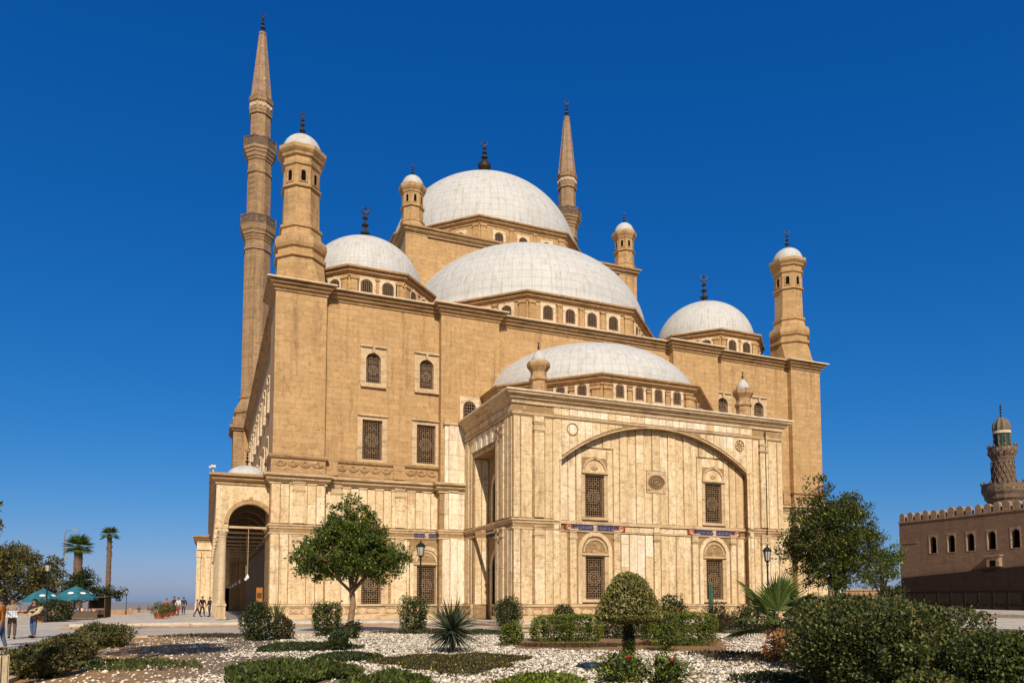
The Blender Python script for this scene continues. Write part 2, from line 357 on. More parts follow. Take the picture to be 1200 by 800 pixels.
# ---------------- windows: prototype meshes (pane > frame, grille)
def lattice(mb, w, h, y, arched=False, nx=9, star=True, t=.05):
    MM = MY(y)
    hw = w/2; nz = int(round(h/(w/nx)))
    top = lambda x: h if not arched else h-hw+math.sqrt(max(0,hw*hw-x*x))
    for i in range(nx+1):
        x = -hw+w*i/nx; tt = t*(1.7 if i in (0,nx) else .62)
        xx = min(max(x,-hw+tt/2),hw-tt/2)
        mb.mbox(MM, xx-tt/2, xx+tt/2, 0, max(.05,top(xx)), -.03, .0)
    for j in range(nz+1):
        z = h*j/nz; tt = t*(1.7 if j in (0,nz) else .62); z = min(max(z,tt/2),h-tt/2)
        x = hw if z <= h-hw or not arched else math.sqrt(max(0,hw*hw-(z-h+hw)**2))
        if x > .03: mb.mbox(MM, -x, x, z-tt/2, z+tt/2, -.045, -.012)
    # central rosette and corner bosses
    def ring(cx,cz,r,tt,n=18):
        for k in range(n):
            a0,a1 = 2*math.pi*k/n, 2*math.pi*(k+1)/n
            p = [MM(cx+q*math.cos(a),cz+q*math.sin(a),d) for d in (-.06,-.03) for (a,q) in ((a0,r),(a1,r),(a1,r-tt),(a0,r-tt))]
            mb.add(p, [(0,1,2,3),(0,4,5,1),(2,6,7,3)])
    if star:
        zc = h*.5 if not arched else h*.45
        ring(0,zc,hw*.66,t*.9); ring(0,zc,hw*.42,t*.9); ring(0,zc,hw*.2,t)
        for k in range(8):
            a = k*math.pi/4+.39; ring(hw*.54*math.cos(a), zc+hw*.54*math.sin(a), hw*.13, t*.6, 8)
        for z in (h*.2,h*.8) if not arched else (h*.17,h*.72):
            for x in (-hw*.4,0,hw*.4): ring(x,z,hw*.19,t*.6,8)
def arch_pane(mb, w, h, y, arched):
    if arched: arch_face(mb, MY(y), 0, w/2, 0, h-w/2, w/2, 0)
    else: mb.add([(-w/2,y,0),(w/2,y,0),(w/2,y,h),(-w/2,y,h)], [(0,1,2,3)])
def proto_window(w, h, arched, rec, fw, top, bot, proud, fmat, style, nx=8, wav=0):
    p = MB(); arch_pane(p, w+.02, h+.01, rec+.06, arched)
    g = MB(); lattice(g, w, h, rec, arched, nx, style != 'drum', .05)
    f = MB(); ww = w/2
    if arched: arch_plate(f, MY(0), -ww-fw, ww+fw, -bot, h+top, 0, ww, 0, h-ww, ww, -proud, rec+.05 if rec > .1 else -.001)
    else:
        MM = MY(0); d1 = rec+.05
        f.mbox(MM,-ww-fw,-ww,-bot,h+top,-proud,d1); f.mbox(MM,ww,ww+fw,-bot,h+top,-proud,d1); f.mbox(MM,-ww,ww,h,h+top,-proud,d1); f.mbox(MM,-ww,ww,-bot,0,-proud,d1)
    if style == 'upper':     # hood mould, keystone, raised jambs, sill on brackets
        MM = MY(0)
        f.mbox(MM,-ww-fw-.14,ww+fw+.14,h+top,h+top+.13,-.2,-.01); f.mbox(MM,-ww-fw-.05,ww+fw+.05,h+top+.13,h+top+.2,-.12,-.01)
        f.mbox(MM,-.09,.09,h-.02,h+top+.16,-.24,-.07); f.mbox(MM,-ww-fw-.1,ww+fw+.1,-bot-.2,-bot,-.22,-.01)
        f.mbox(MM,-ww-fw-.12,-ww-fw,-bot,h+top,-proud-.03,-.0); f.mbox(MM,ww+fw,ww+fw+.12,-bot,h+top,-proud-.03,-.0)
    if style == 'rect':
        MM = MY(0)
        f.mbox(MM,-ww-fw-.1,ww+fw+.1,h+top,h+top+.14,-.2,-.01); f.mbox(MM,-ww-fw-.09,-ww-fw,-bot,h+top,-proud-.03,0); f.mbox(MM,ww+fw,ww+fw+.09,-bot,h+top,-proud-.03,0)
        f.mbox(MM,-ww-fw-.1,ww+fw+.1,-bot-.14,-bot,-.16,-.01)
    if style == 'drum':
        MM = MY(0); f.mbox(MM,-ww-fw-.03,ww+fw+.03,-bot-.08,-bot,-proud-.05,-.0)
        f.mbox(MM,-.05,.05,h,h+top+.02,-proud-.05,-.02)
    return dict(window=p.mesh('window', M['pane']), frame=f.mesh('frame', fmat), grille=g.mesh('grille', M['grille']))
PW = dict(up=proto_window(1.16,2.4,True,.2,.32,.42,.18,.06,M['frame_tan'],'upper',7),
          rect=proto_window(1.56,3.15,False,.2,.3,.28,.12,.06,M['frame_tan'],'rect',9),
          rectm=proto_window(1.56,3.05,False,.16,.2,.1,.05,.07,M['frame_tan'],'rect',9),
          drum=proto_window(1.0,1.35,True,-.09,.24,.2,.1,.16,M['frame'],'drum',6),
          drums=proto_window(.74,1.12,True,-.09,.2,.16,.1,.14,M['frame'],'drum',5))
def place_window(kind, x, y, z, rz=0, off=ORI, parent=None):
    P = PW[kind]; o = link('window', P['window'], parent or mosque, (x-off[0], y-off[1], z-off[2]), rz)
    link('frame', P['frame'], o); link('grille', P['grille'], o); return o
for (a,b,c_,d) in up: 
    place_window('up', (a+b)/2, 57, c_); place_window('up', mir((a+b)/2), 57, c_)
for (a,b,c_,d) in lo:
    place_window('rect', (a+b)/2, 57, c_+.03); place_window('rect', mir((a+b)/2), 57, c_+.03)
PW['sideu'] = dict(PW['up']); PW['sideu']['frame'] = PW['up']['frame'].copy(); PW['sideu']['frame'].materials[0] = M['frame']
PW['sider'] = dict(PW['rect']); PW['sider']['frame'] = PW['rect']['frame'].copy(); PW['sider']['frame'].materials[0] = M['frame']
for k in range(9):
    y = 63.5+k*5.0+.6
    place_window('sideu', 4.75, y, 18.75, -math.pi/2); place_window('sider', 4.75, y, 12.65, -math.pi/2)

# ---------------- domes
def dome_obj(x, y, z, r, h, name='dome', parent=None, off=ORI, n=96, lip=.12):
    m = MB(); prof = [(r+lip,-.12),(r+lip,0),(r,.03)]+[(r*math.cos(t*math.pi/2/24), .03+h*math.sin(t*math.pi/2/24)) for t in range(1,24)]+[(.02,h+.03)]
    m.lathe(0,0,prof,n,0,cap=False)
    return m.build(name, M['dome'], parent or mosque, loc=(x-off[0],y-off[1],z-off[2]), smooth=True)
def finial_mesh(kind='full'):
    m = MB()
    m.lathe(0,0,[(.18,0),(.2,.06),(.11,.14),(.08,.3),(.14,.36),(.22,.42),(.23,.48),(.13,.54),(.065,.58),(.06,.74),(.12,.78),(.18,.84),(.12,.9),(.05,.94),(.045,1.1),(.1,1.14),(.14,1.19),(.08,1.25),(.045,1.28),(.045,1.42)],12)
    pts = []; n = 16                                  # crescent, open at the top
    for k in range(n+1):
        a = R(120)+R(300)*k/n; pts.append((.2*math.cos(a), 0, 1.62+.2*math.sin(a)))
    m.tube(pts, [.012+.045*math.sin(math.pi*k/n) for k in range(n+1)], 6)
    for k in range(6):                                # small star
        a = k*math.pi/3+.52; m.tube([(0,0,1.66),(.1*math.cos(a),0,1.66+.1*math.sin(a))],[.03,.005],4)
    return m.mesh('finial', M['finial'], smooth=False)
FIN = finial_mesh()
def finial(parent, z, s, rz=R(-22)):
    o = link('finial', FIN, parent, (0,0,z), rz); o.scale = (s*1.0,s*1.0,s); return o
def drum(name, cx, cy, a, z0, z1, faces, nwin, zwin, kind, parent=mosque, prof=MED, wspan=.84, mt='stone'):
    """octagonal drum with pilasters; windows on the listed faces"""
    m = MB(); m.prism(octpts(cx,cy,a), z0, z1-.2)
    pp = octpts(cx,cy,a)
    L = 2*a*math.tan(math.pi/8)
    for k in faces:                                   # face k: normal angle -90+45k deg
        n = -math.pi/2+k*math.pi/4; nx,ny = math.cos(n),math.sin(n); tx,ty = -ny,nx
        def MM(s,z,d,nx=nx,ny=ny,tx=tx,ty=ty): return (cx+nx*(a-d)+tx*s, cy+ny*(a-d)+ty*s, z)
        span = L*wspan; step = span/nwin
        for j in range(nwin+1):
            s = -span/2+j*step
            if j in (0,nwin): continue
            m.mbox(MM, s-.16, s+.16, z0, z1-.84, -.12, .05); m.mbox(MM, s-.22, s+.22, z1-1.02, z1-.86, -.2, .05)
        for sg in (-1,1):
            s = sg*(L/2-.42); m.mbox(MM, s-.3, s+.3, z0, z1-.84, -.14, .05); m.mbox(MM, s-.36, s+.36, z1-1.1, z1-.88, -.22, .05)
        for j in range(nwin):
            s = -span/2+(j+.5)*step; p = MM(s,zwin,0.02)
            place_window(kind, p[0], p[1], p[2], k*math.pi/4)
    o = m.build(name, M[mt], parent, ORI)
    c = MB(); cornice(c, pp, z1-.15, prof, True); cc = c.build('drum_cornice', M['stone_trim'], o)
    c2 = [Vector((v.co.x-ORI[0], v.co.y-ORI[1], v.co.z-ORI[2])) for v in cc.data.vertices]
    for v,q in zip(cc.data.vertices,c2): v.co = q
    return o
# central cube
cube = MB(); cube.box(17.6, mir(17.6), 70, 97, 25.7, 38.4)
for x in (17.5, mir(17.5)):
    for y in (70,97):
        sx = 1 if x < CX else -1; sy = 1 if y < 80 else -1
        xa,xb = sorted((x-.15*sx, x+2.1*sx)); ya,yb = sorted((y-.15*sy, y+2.1*sy)); cube.box(xa,xb,ya,yb,25.7,38.4)
cube.build('central_block', W, mosque, ORI)
c = MB(); rect = [(17.45,69.9),(mir(17.45),69.9),(mir(17.45),97.1),(17.45,97.1)]; cornice(c, rect, 38.9, MED, True); c.box(17.5,mir(17.5),70,97,38.3,39.0)
c.build('block_cornice', M['stone_trim'], mosque, ORI)
drum('central_drum', CX, 83.5, 12.1, 38.9, 42.4, (6,7,0,1,2), 3, 39.55, 'drum')
d = dome_obj(CX, 83.5, 42.55, 11.5, 10.7); 
u = MB(); u.lathe(0,0,[(.5,0),(.42,.5),(.34,1.9),(.45,2.1),(.78,2.5),(.82,2.85),(.5,3.3),(.3,3.5)],20); u.build('finial_urn', M['finial'], d, loc=(0,0,10.5)); f = link('finial', FIN, d, (0,0,13.6), R(-22)); f.scale = (1.9,1.9,1.6)
d2 = MB(); d2.lathe(0,0,[(.5,0),(1.05,.5),(1.1,.9),(.5,1.4)],16); 
# front half dome and two side ones
drum('half_dome_drum', CX, 70.9, 12.75, 25.5, 28.95, (6,7,0,1,2), 4, 26.5, 'drum')
dome_obj(CX, 70.9, 29.05, 12.75, 9.15, 'half_dome')
for cx,f in ((CX-13.1,(5,6)),(CX+13.1,(2,3))):
    drum('half_dome_drum', cx, 83.5, 9.5, 25.5, 28.95, f, 4, 26.5, 'drum'); dome_obj(cx, 83.5, 29.05, 9.6, 8.4, 'half_dome')
for cx in (12.3, mir(12.3)):
    for cy in (64.4, 103.5):
        drum('corner_drum', cx, cy, 5.45, 25.5, 28.85, (6,7,0,1,2) if cy < 80 else (6,0), 2, 26.5, 'drum', wspan=.78)
        d = dome_obj(cx, cy, 28.95, 5.15, 4.75); finial(d, 4.7, 1.9)
# ---------------- octagonal turrets
def turret_parts(prof, n, opening, dome_r, dome_z, dome_h, fin_s, square=None, mt='stone', band=None):
    """returns dict of meshes; prof = (apothem, z)"""
    m = MB(); k = 1/math.cos(math.pi/n)
    m.lathe(0,0,[(a*k,z) for a,z in prof], n, rot=math.pi/n+math.pi/2)
    if square:
        h,z0,z1,a1 = square
        top = [(a1*k*math.cos(math.pi/8+i*math.pi/4), a1*k*math.sin(math.pi/8+i*math.pi/4)) for i in range(8)]
        bot = []
        for i in range(8):
            a = math.pi/8+i*math.pi/4; x,y = math.cos(a),math.sin(a); s = 1/max(abs(x),abs(y))
            bot.append((math.copysign(h,x)-(.25*h*(1 if x>0 else -1) if abs(x)<abs(y) else 0), math.copysign(h,y)-(.25*h*(1 if y>0 else -1) if abs(y)<abs(x) else 0)))
        m.add([(x,y,z0) for x,y in bot]+[(x,y,z1) for x,y in top], [(i,(i+1)%8,8+(i+1)%8,8+i) for i in range(8)]+[tuple(range(8,16))])
    b = m.mesh('turret', M[mt])
    a,z0,w_,h_ = opening
    p = MB(); arch_face(p, MY(-.012), 0, w_/2, 0, h_-w_*.55, w_*.55, 0)
    sf = MB(); arch_plate(sf, MY(-.0), -w_*.9, w_*.9, -w_*.25, h_+w_*.3, 0, w_/2, 0, h_-w_*.55, w_*.55, -w_*.16, -.002)
    return dict(body=b, pane=p.mesh('arched_opening', M['pane']), surround=sf.mesh('surround', M['stone_trim']), a=a, z=z0, n=n, dr=dome_r, dz=dome_z, dh=dome_h, fs=fin_s)
def place_turret(T, x, y, z, name):
    o = link(name, T['body'], mosque, (x-ORI[0],y-ORI[1],z-ORI[2])); o.scale = (.965,.965,1)
    if T['a']:
        for k in range(8):
            a = -math.pi/2+k*math.pi/4; q = link('arched_opening', T['pane'], o, (T['a']*math.cos(a), T['a']*math.sin(a), T['z']), k*math.pi/4)
    dd = dome_obj(0,0,T['dz'],T['dr'],T['dh'],'turret_dome',o,(0,0,0),40,.06)
    f = link('finial', FIN, o, (0,0,T['dz']+T['dh']), R(-22)); f.scale = (T['fs'],)*3
    if T['a']:
        g = MB()
        for k in range(8):
            a = k*math.pi/4; ca,sa = math.cos(a),math.sin(a)
            me = T['surround']; n0 = len(g.v)
            for v in me.vertices:
                X,Y_ = v.co.x, v.co.y-T['a']; g.v.append((X*ca-Y_*sa, X*sa+Y_*ca, v.co.z+T['z']))
            for p in me.polygons: g.f.append(tuple(i+n0 for i in p.vertices))
        g.build('opening_surrounds', M['stone_trim'], o)
    return o
big = [(1.85,2.1),(1.97,2.15),(1.97,2.4),(1.78,2.5),(1.78,2.85),(1.93,2.95),(2.02,3.2),(2.02,3.5),(1.9,3.8),(1.6,4.0),(1.5,4.58),(1.62,4.64),(1.64,4.82),(1.42,4.9),(1.36,7.85),(1.52,7.9),(1.52,8.04),(1.36,8.1),(1.36,9.6),(1.48,9.68),(1.52,9.85),(1.42,9.92),(1.42,10.3),(1.58,10.38),(1.62,10.55),(1.72,10.65),(1.84,10.8),(1.86,11.08),(1.42,11.12)]
TB = turret_parts(big, 8, (1.36,8.35,.36,.86), 1.58, 11.1, 1.55, 1.15, square=(1.9,0,2.1,1.8))
for x in (6.1, mir(6.1)):
    place_turret(TB, x, 58.5, 25.75, 'corner_turret')
sm = [(1.35,-.1),(1.3,.3),(1.15,.6),(1.22,.68),(1.22,.82),(1.06,.9),(1.04,2.15),(1.19,2.2),(1.19,2.36),(1.04,2.42),(1.04,3.62),(1.12,3.7),(1.16,3.9),(1.25,4.0),(1.36,4.2),(1.38,4.5),(1.05,4.55)]
TS = turret_parts(sm, 8, (1.04,2.65,.28,.74), 1.16, 4.54, 1.25, .8)
for x in (18.3, mir(18.3)):
    for y in (70.9, 96.1): place_turret(TS, x, y, 38.95, 'roof_turret')
# ---------------- minarets
def minaret(x, y):
    q = 1/math.cos(math.pi/8); oc = lambda P: [(a_*q,z_) for a_,z_ in P]; o8 = math.pi/8
    o = MB(); o.box(-2.75,2.75,-2.75,2.75,ZT-.25,25.2); o.box(-3.0,3.0,-3.0,3.0,25.2,25.5); o.box(-3.25,3.25,-3.25,3.25,25.5,25.9); o.box(-2.85,2.85,-2.85,2.85,25.9,27.0)
    o.lathe(0,0,oc([(2.7,27.0),(2.85,27.1),(2.85,27.4),(2.45,27.5),(2.45,27.9),(2.62,28.05),(2.65,28.5),(2.4,28.8),(2.25,29.2),(1.9,29.9),(1.84,30.2),(1.97,30.25),(1.97,30.5),(1.8,30.55)]),8,o8)
    ob = o.build('minaret', M['stone_dark'], mosque, loc=(x-ORI[0],y-ORI[1],-ORI[2]))
    s = MB(); s.lathe(0,0,oc([(1.72,30.5),(1.7,51.9),(1.86,51.95),(1.86,52.25),(1.72,52.3),(1.72,53.3),(1.82,53.4),(1.84,53.65),(1.92,53.75),(1.98,54.05),(2.1,54.15),(2.14,54.5),(2.28,54.7),(2.38,55.2),(2.4,55.5)]),8,o8)
    s.lathe(0,0,oc([(1.58,55.5),(1.55,63.4),(1.7,63.45),(1.7,63.75),(1.57,63.8),(1.57,65.3),(1.68,65.4),(1.7,65.7),(1.82,65.8),(1.86,66.2),(2.0,66.35),(2.05,66.65),(2.2,66.8),(2.24,67.2)]),8,o8)
    s.lathe(0,0,oc([(1.38,67.2),(1.36,72.4),(1.54,72.45),(1.54,72.8),(1.46,72.85),(1.46,74.2),(1.6,74.35),(1.64,74.7),(1.7,74.95),(1.42,75.0)]),8,o8)
    for i in range(8):                                 # slim mouldings up every face of the lower shaft, studs below the ring
        a = i*math.pi/4; ca,sa = math.cos(a),math.sin(a)
        for t_ in (-.6,-.42,.42,.6): 
            p0 = (1.73*ca-t_*sa, 1.73*sa+t_*ca); s.tube([(p0[0],p0[1],31),(p0[0]*.992,p0[1]*.992,51.2)],.05,4)
            p0 = (1.57*ca-t_*.9*sa, 1.57*sa+t_*.9*ca)
            s.tube([(p0[0],p0[1],57),(p0[0],p0[1],62.8)],.035,4)
    s.build('shaft', M['stone_dark'], ob)
    for z,r in ((55.5,2.32),(67.2,2.16)):
        b = MB(); b.lathe(0,0,oc([(r+.1,z),(r+.1,z+.2),(r-.25,z+.2),(r-.25,z+.21)]),8,o8,cap=False); kk = math.pi/4; rr = r*q
        for i in range(8):
            a0,a1 = (i+.5)*kk,(i+1.5)*kk; p0 = Vector((rr*math.cos(a0),rr*math.sin(a0),0)); p1 = Vector((rr*math.cos(a1),rr*math.sin(a1),0))
            t = (p1-p0); nn = Vector((t.y,-t.x,0)).normalized()
            def MM(s_,zz,d,p0=p0,t=t,nn=nn): w_ = p0+t*s_-nn*d; return (w_.x,w_.y,z+.2+zz)
            b.mbox(MM,0,1,1.0,1.14,-.06,.06); b.mbox(MM,0,1,0,.16,-.05,.04); b.mbox(MM,-.04,.05,0,1.3,-.1,.08)
            b.mbox(MM,0.05,.96,.16,1.0,-.0,.03)
            for w_ in range(5): b.mbox(MM,.1+.175*w_,.16+.175*w_,.2,.96,-.035,.0)
        b.build('balcony', M['stone_rail'], ob)
    c = MB(); c.lathe(0,0,oc([(1.38,74.98),(1.34,75.3),(.46,85.2),(.54,85.3),(.5,85.55),(.2,85.8)]),8,o8)
    for i in range(8):
        a = (i+.5)*math.pi/4; c.tube([(1.33*q*math.cos(a),1.33*q*math.sin(a),75.3),(.46*q*math.cos(a),.46*q*math.sin(a),85.2)],[.1,.05],4)
        a = i*math.pi/4; c.tube([(1.5*math.cos(a),1.5*math.sin(a),74.95),(1.36*math.cos(a),1.36*math.sin(a),75.75)],[.26,.02],4)
    c.build('spire', M['spire'], ob)
    sw = MB()                                          # carved swag band under the spire
    for i in range(8):
        a = i*math.pi/4; ca,sa = math.cos(a),math.sin(a)
        for h_ in (-.3,.3):
            pts = [(1.5*ca-(h_+.26*u)*sa, 1.5*sa+(h_+.26*u)*ca, 74.0-.5*(1-u*u)) for u in (-1,-.6,-.2,.2,.6,1)]; sw.tube(pts,.1,5)
            sw.blob((1.48*ca-h_*sa,1.48*sa+h_*ca,73.85),(.13,.13,.16),6,5)
        pts = [(1.5*ca-t_*sa,1.5*sa+t_*ca,73.05) for t_ in (-.6,.6)]; sw.tube(pts,.07,4)
    sw.build('carved_band', M['frame'], ob)
    f = link('finial', FIN, ob, (0,0,85.6), R(-22)); f.scale = (1.6,1.6,1.75)
M['stone_rail'] = stone('blackened_railing_stone', (.17,.11,.075), (.13,.085,.055), (.1,.06,.04), blocks=False, dirt=(.06,.04,.03), dirtamt=.5)
M['spire'] = stone('brownish_spire_stone', (.38,.245,.15), (.30,.19,.115), (.2,.13,.1), blocks=False, dirt=(.2,.12,.08), dirtamt=.5)
minaret(5.55, 110.5); minaret(55.85, 110.5)
# ---------------- alabaster-clad lower storey and porch
slab = MB(); whites = MB()
def clad(Mf, s0, s1, z0, z1, wd=.7, skips=(), d0=-.03, th=.05, seed=0, white=None, alt=True):
    """vertical slabs with open joints; skips are rectangles left free"""
    r_ = random.Random(seed*977+int(s0*31)+int(z0*17)); n = max(1, round((s1-s0)/wd)); st = (s1-s0)/n
    for i in range(n):
        a, b = s0+i*st+.028, s0+(i+1)*st-.028
        segs = [(z0,z1)]
        for (xa,xb,za,zb) in skips:
            if xa < b-.05 and xb > a+.05:
                for (pa,pb) in ((a,xa-.02),(xb+.02,b)):
                    if pb-pa > .1:
                        for p,q in segs:
                            zl,zh = max(p,za),min(q,zb)
                            if zh-zl > .1: slab.mbox(Mf, pa, pb, zl, zh, -th, .0)
                ns = []
                for (p,q) in segs:
                    if zb <= p or za >= q: ns.append((p,q)); continue
                    if za > p: ns.append((p,za))
                    if zb < q: ns.append((zb,q))
                segs = ns
        e = th*(1.0 if (i%2==0 or not alt) else 2.0)
        for p,q in segs:
            if q-p < .25: continue
            z = p
            while z < q-.05:
                h = r_.uniform(1.4,3.0); zt = q if q-z-h < .7 else z+h
                tgt = whites if (white and white(.5*(a+b),.5*(z+zt))) else slab
                tgt.mbox(Mf, a, b, z+.008, zt-.008, -e, .0); z = zt
def arch_mould(mb, Mf, cx, wi, zs, rise, wid, d0, d1, z0=None, n=18, flat=False):
    arcs = [(math.pi*k/n) for k in range(n+1)]
    inn = [(cx-wi*math.cos(a), zs+rise*math.sin(a)) for a in arcs]; out = [(cx-(wi+wid)*math.cos(a), zs+(rise+wid)*math.sin(a)) for a in arcs]
    if flat: inn = [(cx-wi*math.cos(a), zs+seg(wi,rise,wi*math.cos(a))) for a in arcs]; out = [(x_+(x_-cx)/12.5*wid, z_+wid*.92) for x_,z_ in inn]
    if z0 is not None: inn = [(cx-wi,z0)]+inn+[(cx+wi,z0)]; out = [(cx-wi-wid,z0)]+out+[(cx+wi+wid,z0)]
    m = len(inn); vs = [Mf(a,z,d) for d in (d0,d1) for ring in (inn,out) for a,z in ring]
    fs = []
    for i in range(m-1): fs += [(i,i+1,m+i+1,m+i),(i,2*m+i,2*m+i+1,i+1),(m+i,m+i+1,3*m+i+1,3*m+i)]
    fs += [(0,m,3*m,2*m),(m-1,3*m-1,4*m-1,2*m-1)]
    mb.add(vs, fs)
trim = MB(); base = MB(); reliefs = MB()
def pilaster(Mf, s, w_, z0, z1, d=-.14, capz=None, tgt=None):
    t = tgt or slab
    t.mbox(Mf, s-w_/2, s+w_/2, z0, (z0+z1)*.5-.01, d, 0); t.mbox(Mf, s-w_/2, s+w_/2, (z0+z1)*.5+.01, z1, d, 0)
    if capz:
        for (a,b,e) in ((0,.1,.03),(.1,.22,.07),(.22,.55,0.02),(.55,.66,.06),(.66,.76,.1)):
            trim.mbox(Mf, s-w_/2-e, s+w_/2+e, capz+a, capz+b, d-e, .01)
def plinth(Mf, s0, s1, z0=ZT, zt=1.4, step=1.5):
    base.mbox(Mf, s0, s1, z0, z0+.3, -.28, .05); base.mbox(Mf, s0, s1, z0+.3, zt-.12, -.16, .05); trim.mbox(Mf, s0-.0, s1+.0, zt-.12, zt+.03, -.24, .02)
    n = max(1, round((s1-s0)/step)); st = (s1-s0)/n
    for i in range(n):
        c_ = s0+(i+.5)*st
        if st > 1.0:
            for (a,b,zz,zy) in ((-.4,.4,z0+.42,z0+.47),(-.4,.4,zt-.25,zt-.2)): reliefs.mbox(Mf, c_+a*st, c_+b*st, zz, zy, -.2, -.15)
            pts = [(c_+.32*st*math.cos(t), (z0+.3+zt-.12)/2+.2*math.sin(t)) for t in [k*math.pi/8 for k in range(17)]]
            reliefs.tube([Mf(a,z,-.17) for a,z in pts], .035, 4)
        else:
            pts = [(c_+.2*math.cos(t), (z0+.3+zt-.12)/2+.2*math.sin(t)) for t in [k*math.pi/8 for k in range(17)]]
            reliefs.tube([Mf(a,z,-.17) for a,z in pts], .035, 4)
lower_wall = MB()
# lower storey left and right of the porch (plane Y=56.85, lower wall stands 15 cm proud of the upper)
LW = 56.82
def flip(fn): return lambda s,z,d: (lambda q: (mir(q[0]),q[1],q[2]))(fn(s,z,d))
lw = [(10.88,12.48,1.35,4.5),(15.25,16.85,1.35,4.5)]
for FM,fl in ((MY(LW),False),(flip(MY(LW)),True)):
    wall_holes(lower_wall, FM, 7.95, 17.0, ZT, 11.2, lw, .5)
    lower_wall.mbox(FM, 7.95, 17.0, 11.19, 11.2, 0, .25)
    sk = [(10.3,13.05,0,6.35),(14.65,17.0,0,6.35),(8.0,17,6.5,7.35)]
    clad(FM, 8.1, 17.0, 1.45, 6.55, .62, sk, seed=1); clad(FM, 8.1, 17.0, 7.35, 10.35, .62, (), seed=2)
    pilaster(FM, 8.9, .7, 7.4, 10.0, -.16, 9.7); pilaster(FM, 8.9, .7, 1.45, 6.3, -.16, 5.9)
    pilaster(FM, 13.85, .7, 7.4, 10.0, -.16, 9.7); pilaster(FM, 13.85, .7, 1.45, 6.3, -.16, 5.9)
    plinth(FM, 8.0, 17.0)
    for cx in (11.68,16.05):
        arch_mould(trim, FM, cx, .95, 4.75, .95, .32, -.1, .0); arch_mould(slab, FM, cx, .78, 4.75, .78, .1, -.06, .0)
        reliefs.mbox(FM, cx-.06, cx+.06, 5.2, 5.5, -.1, 0)
        slab.mbox(FM, cx-1.32, cx-1.0, 1.45, 4.7, -.08, 0); slab.mbox(FM, cx+1.0, cx+1.32, 1.45, 4.7, -.08, 0)
    # pier (corner tower) lower part
PF = 56.25
for FM in (MY(PF), flip(MY(PF))):
    lower_wall.mbox(FM, 4.1, 8.05, ZT, 11.2, 0, 4.4)
    clad(FM, 4.15, 8.0, 1.45, 6.55, .64, (), seed=4); clad(FM, 4.15, 8.0, 7.35, 10.35, .64, (), seed=5)
    pilaster(FM, 6.1, .8, 7.4, 10.0, -.15, 9.7); pilaster(FM, 6.1, .8, 1.45, 6.3, -.15, 5.9)
    plinth(FM, 4.1, 8.05, step=1.3)
# centre buttress, alabaster up to 11.2 and a pale pilaster up to 15.9 beside the porch
BF = 56.1
for FM in (MY(BF), flip(MY(BF))):
    lower_wall.mbox(FM, 16.9, 22.1, ZT, 11.2, 0, .6)
    whites.mbox(FM, 17.15, 17.75, 1.45, 6.6, -.05, 0); whites.mbox(FM, 17.8, 18.35, 1.45, 6.6, -.12, 0); whites.mbox(FM, 18.4, 18.97, 1.45, 6.6, -.05, 0)
    for zz in range(7):
        z = 7.35+zz*1.2; whites.mbox(FM, 17.3, 17.62, z, z+1.18, -.04, .3); whites.mbox(FM, 17.65, 18.45, z, z+1.18, -.1, .3); whites.mbox(FM, 18.48, 18.97, z, z+1.18, -.04, .3)
    trim.mbox(FM, 17.2, 18.98, 15.75, 15.95, -.18, .3)
    plinth(FM, 16.9, 18.97, step=1)
# lower cornice, belt and carved frieze follow the facade
lp = [(4.75,108),(4.75,60.7),(4.1,60.7),(4.1,PF),(8.05,PF),(8.05,LW),(16.9,LW),(16.9,BF),(18.97,BF)]
rp = [(mir(x),y) for x,y in lp[::-1]]
for p in (lp, rp): cornice(trim, p, 10.95, MED); cornice(trim, p, 7.2, BELT); cornice(trim, [q for q in p], 6.62, [(0,-.06),(.08,-.06),(.08,.05),(0,.05)])
frz = MB()
fp_ = [(4.1,60.65),(4.1,56.35),(8.03,56.35),(8.03,56.9),(16.95,56.9)]
for p in (fp_, [(mir(x),y) for x,y in fp_[::-1]]):
    cornice(frz, p, 12.35, [(0,-1.2),(.0,-.16),(.14,-.12),(.2,.0),(.2,.1),(0,.16)])
def swag(FM, s0, s1, z):
    n = max(1,round((s1-s0)/.95)); st = (s1-s0)/n
    for i in range(n):
        c_ = s0+(i+.5)*st
        frz.tube([FM(c_+.36*math.cos(t), z+.27*math.sin(t)+.05, -.05) for t in [math.pi+k*math.pi/7 for k in range(8)]], .055, 5)
        frz.tube([FM(c_+.15*math.cos(t), z+.15*math.sin(t), -.04) for t in [k*math.pi/4 for k in range(9)]], .04, 4)
for mf in (lambda f: f, flip):
    swag(mf(MY(56.35)), 4.3, 7.9, 11.85); swag(mf(MY(56.9)), 8.9, 13.2, 11.85); swag(mf(MY(56.9)), 14.3, 16.9, 11.85)
    for s in (8.55,13.75): frz.mbox(mf(MY(56.9)), s-.45, s+.45, 11.2, 12.55, -.18, 0)

for x in (11.68,16.05):
    for q in (x, mir(x)): place_window('rectm', q, LW, 1.38)
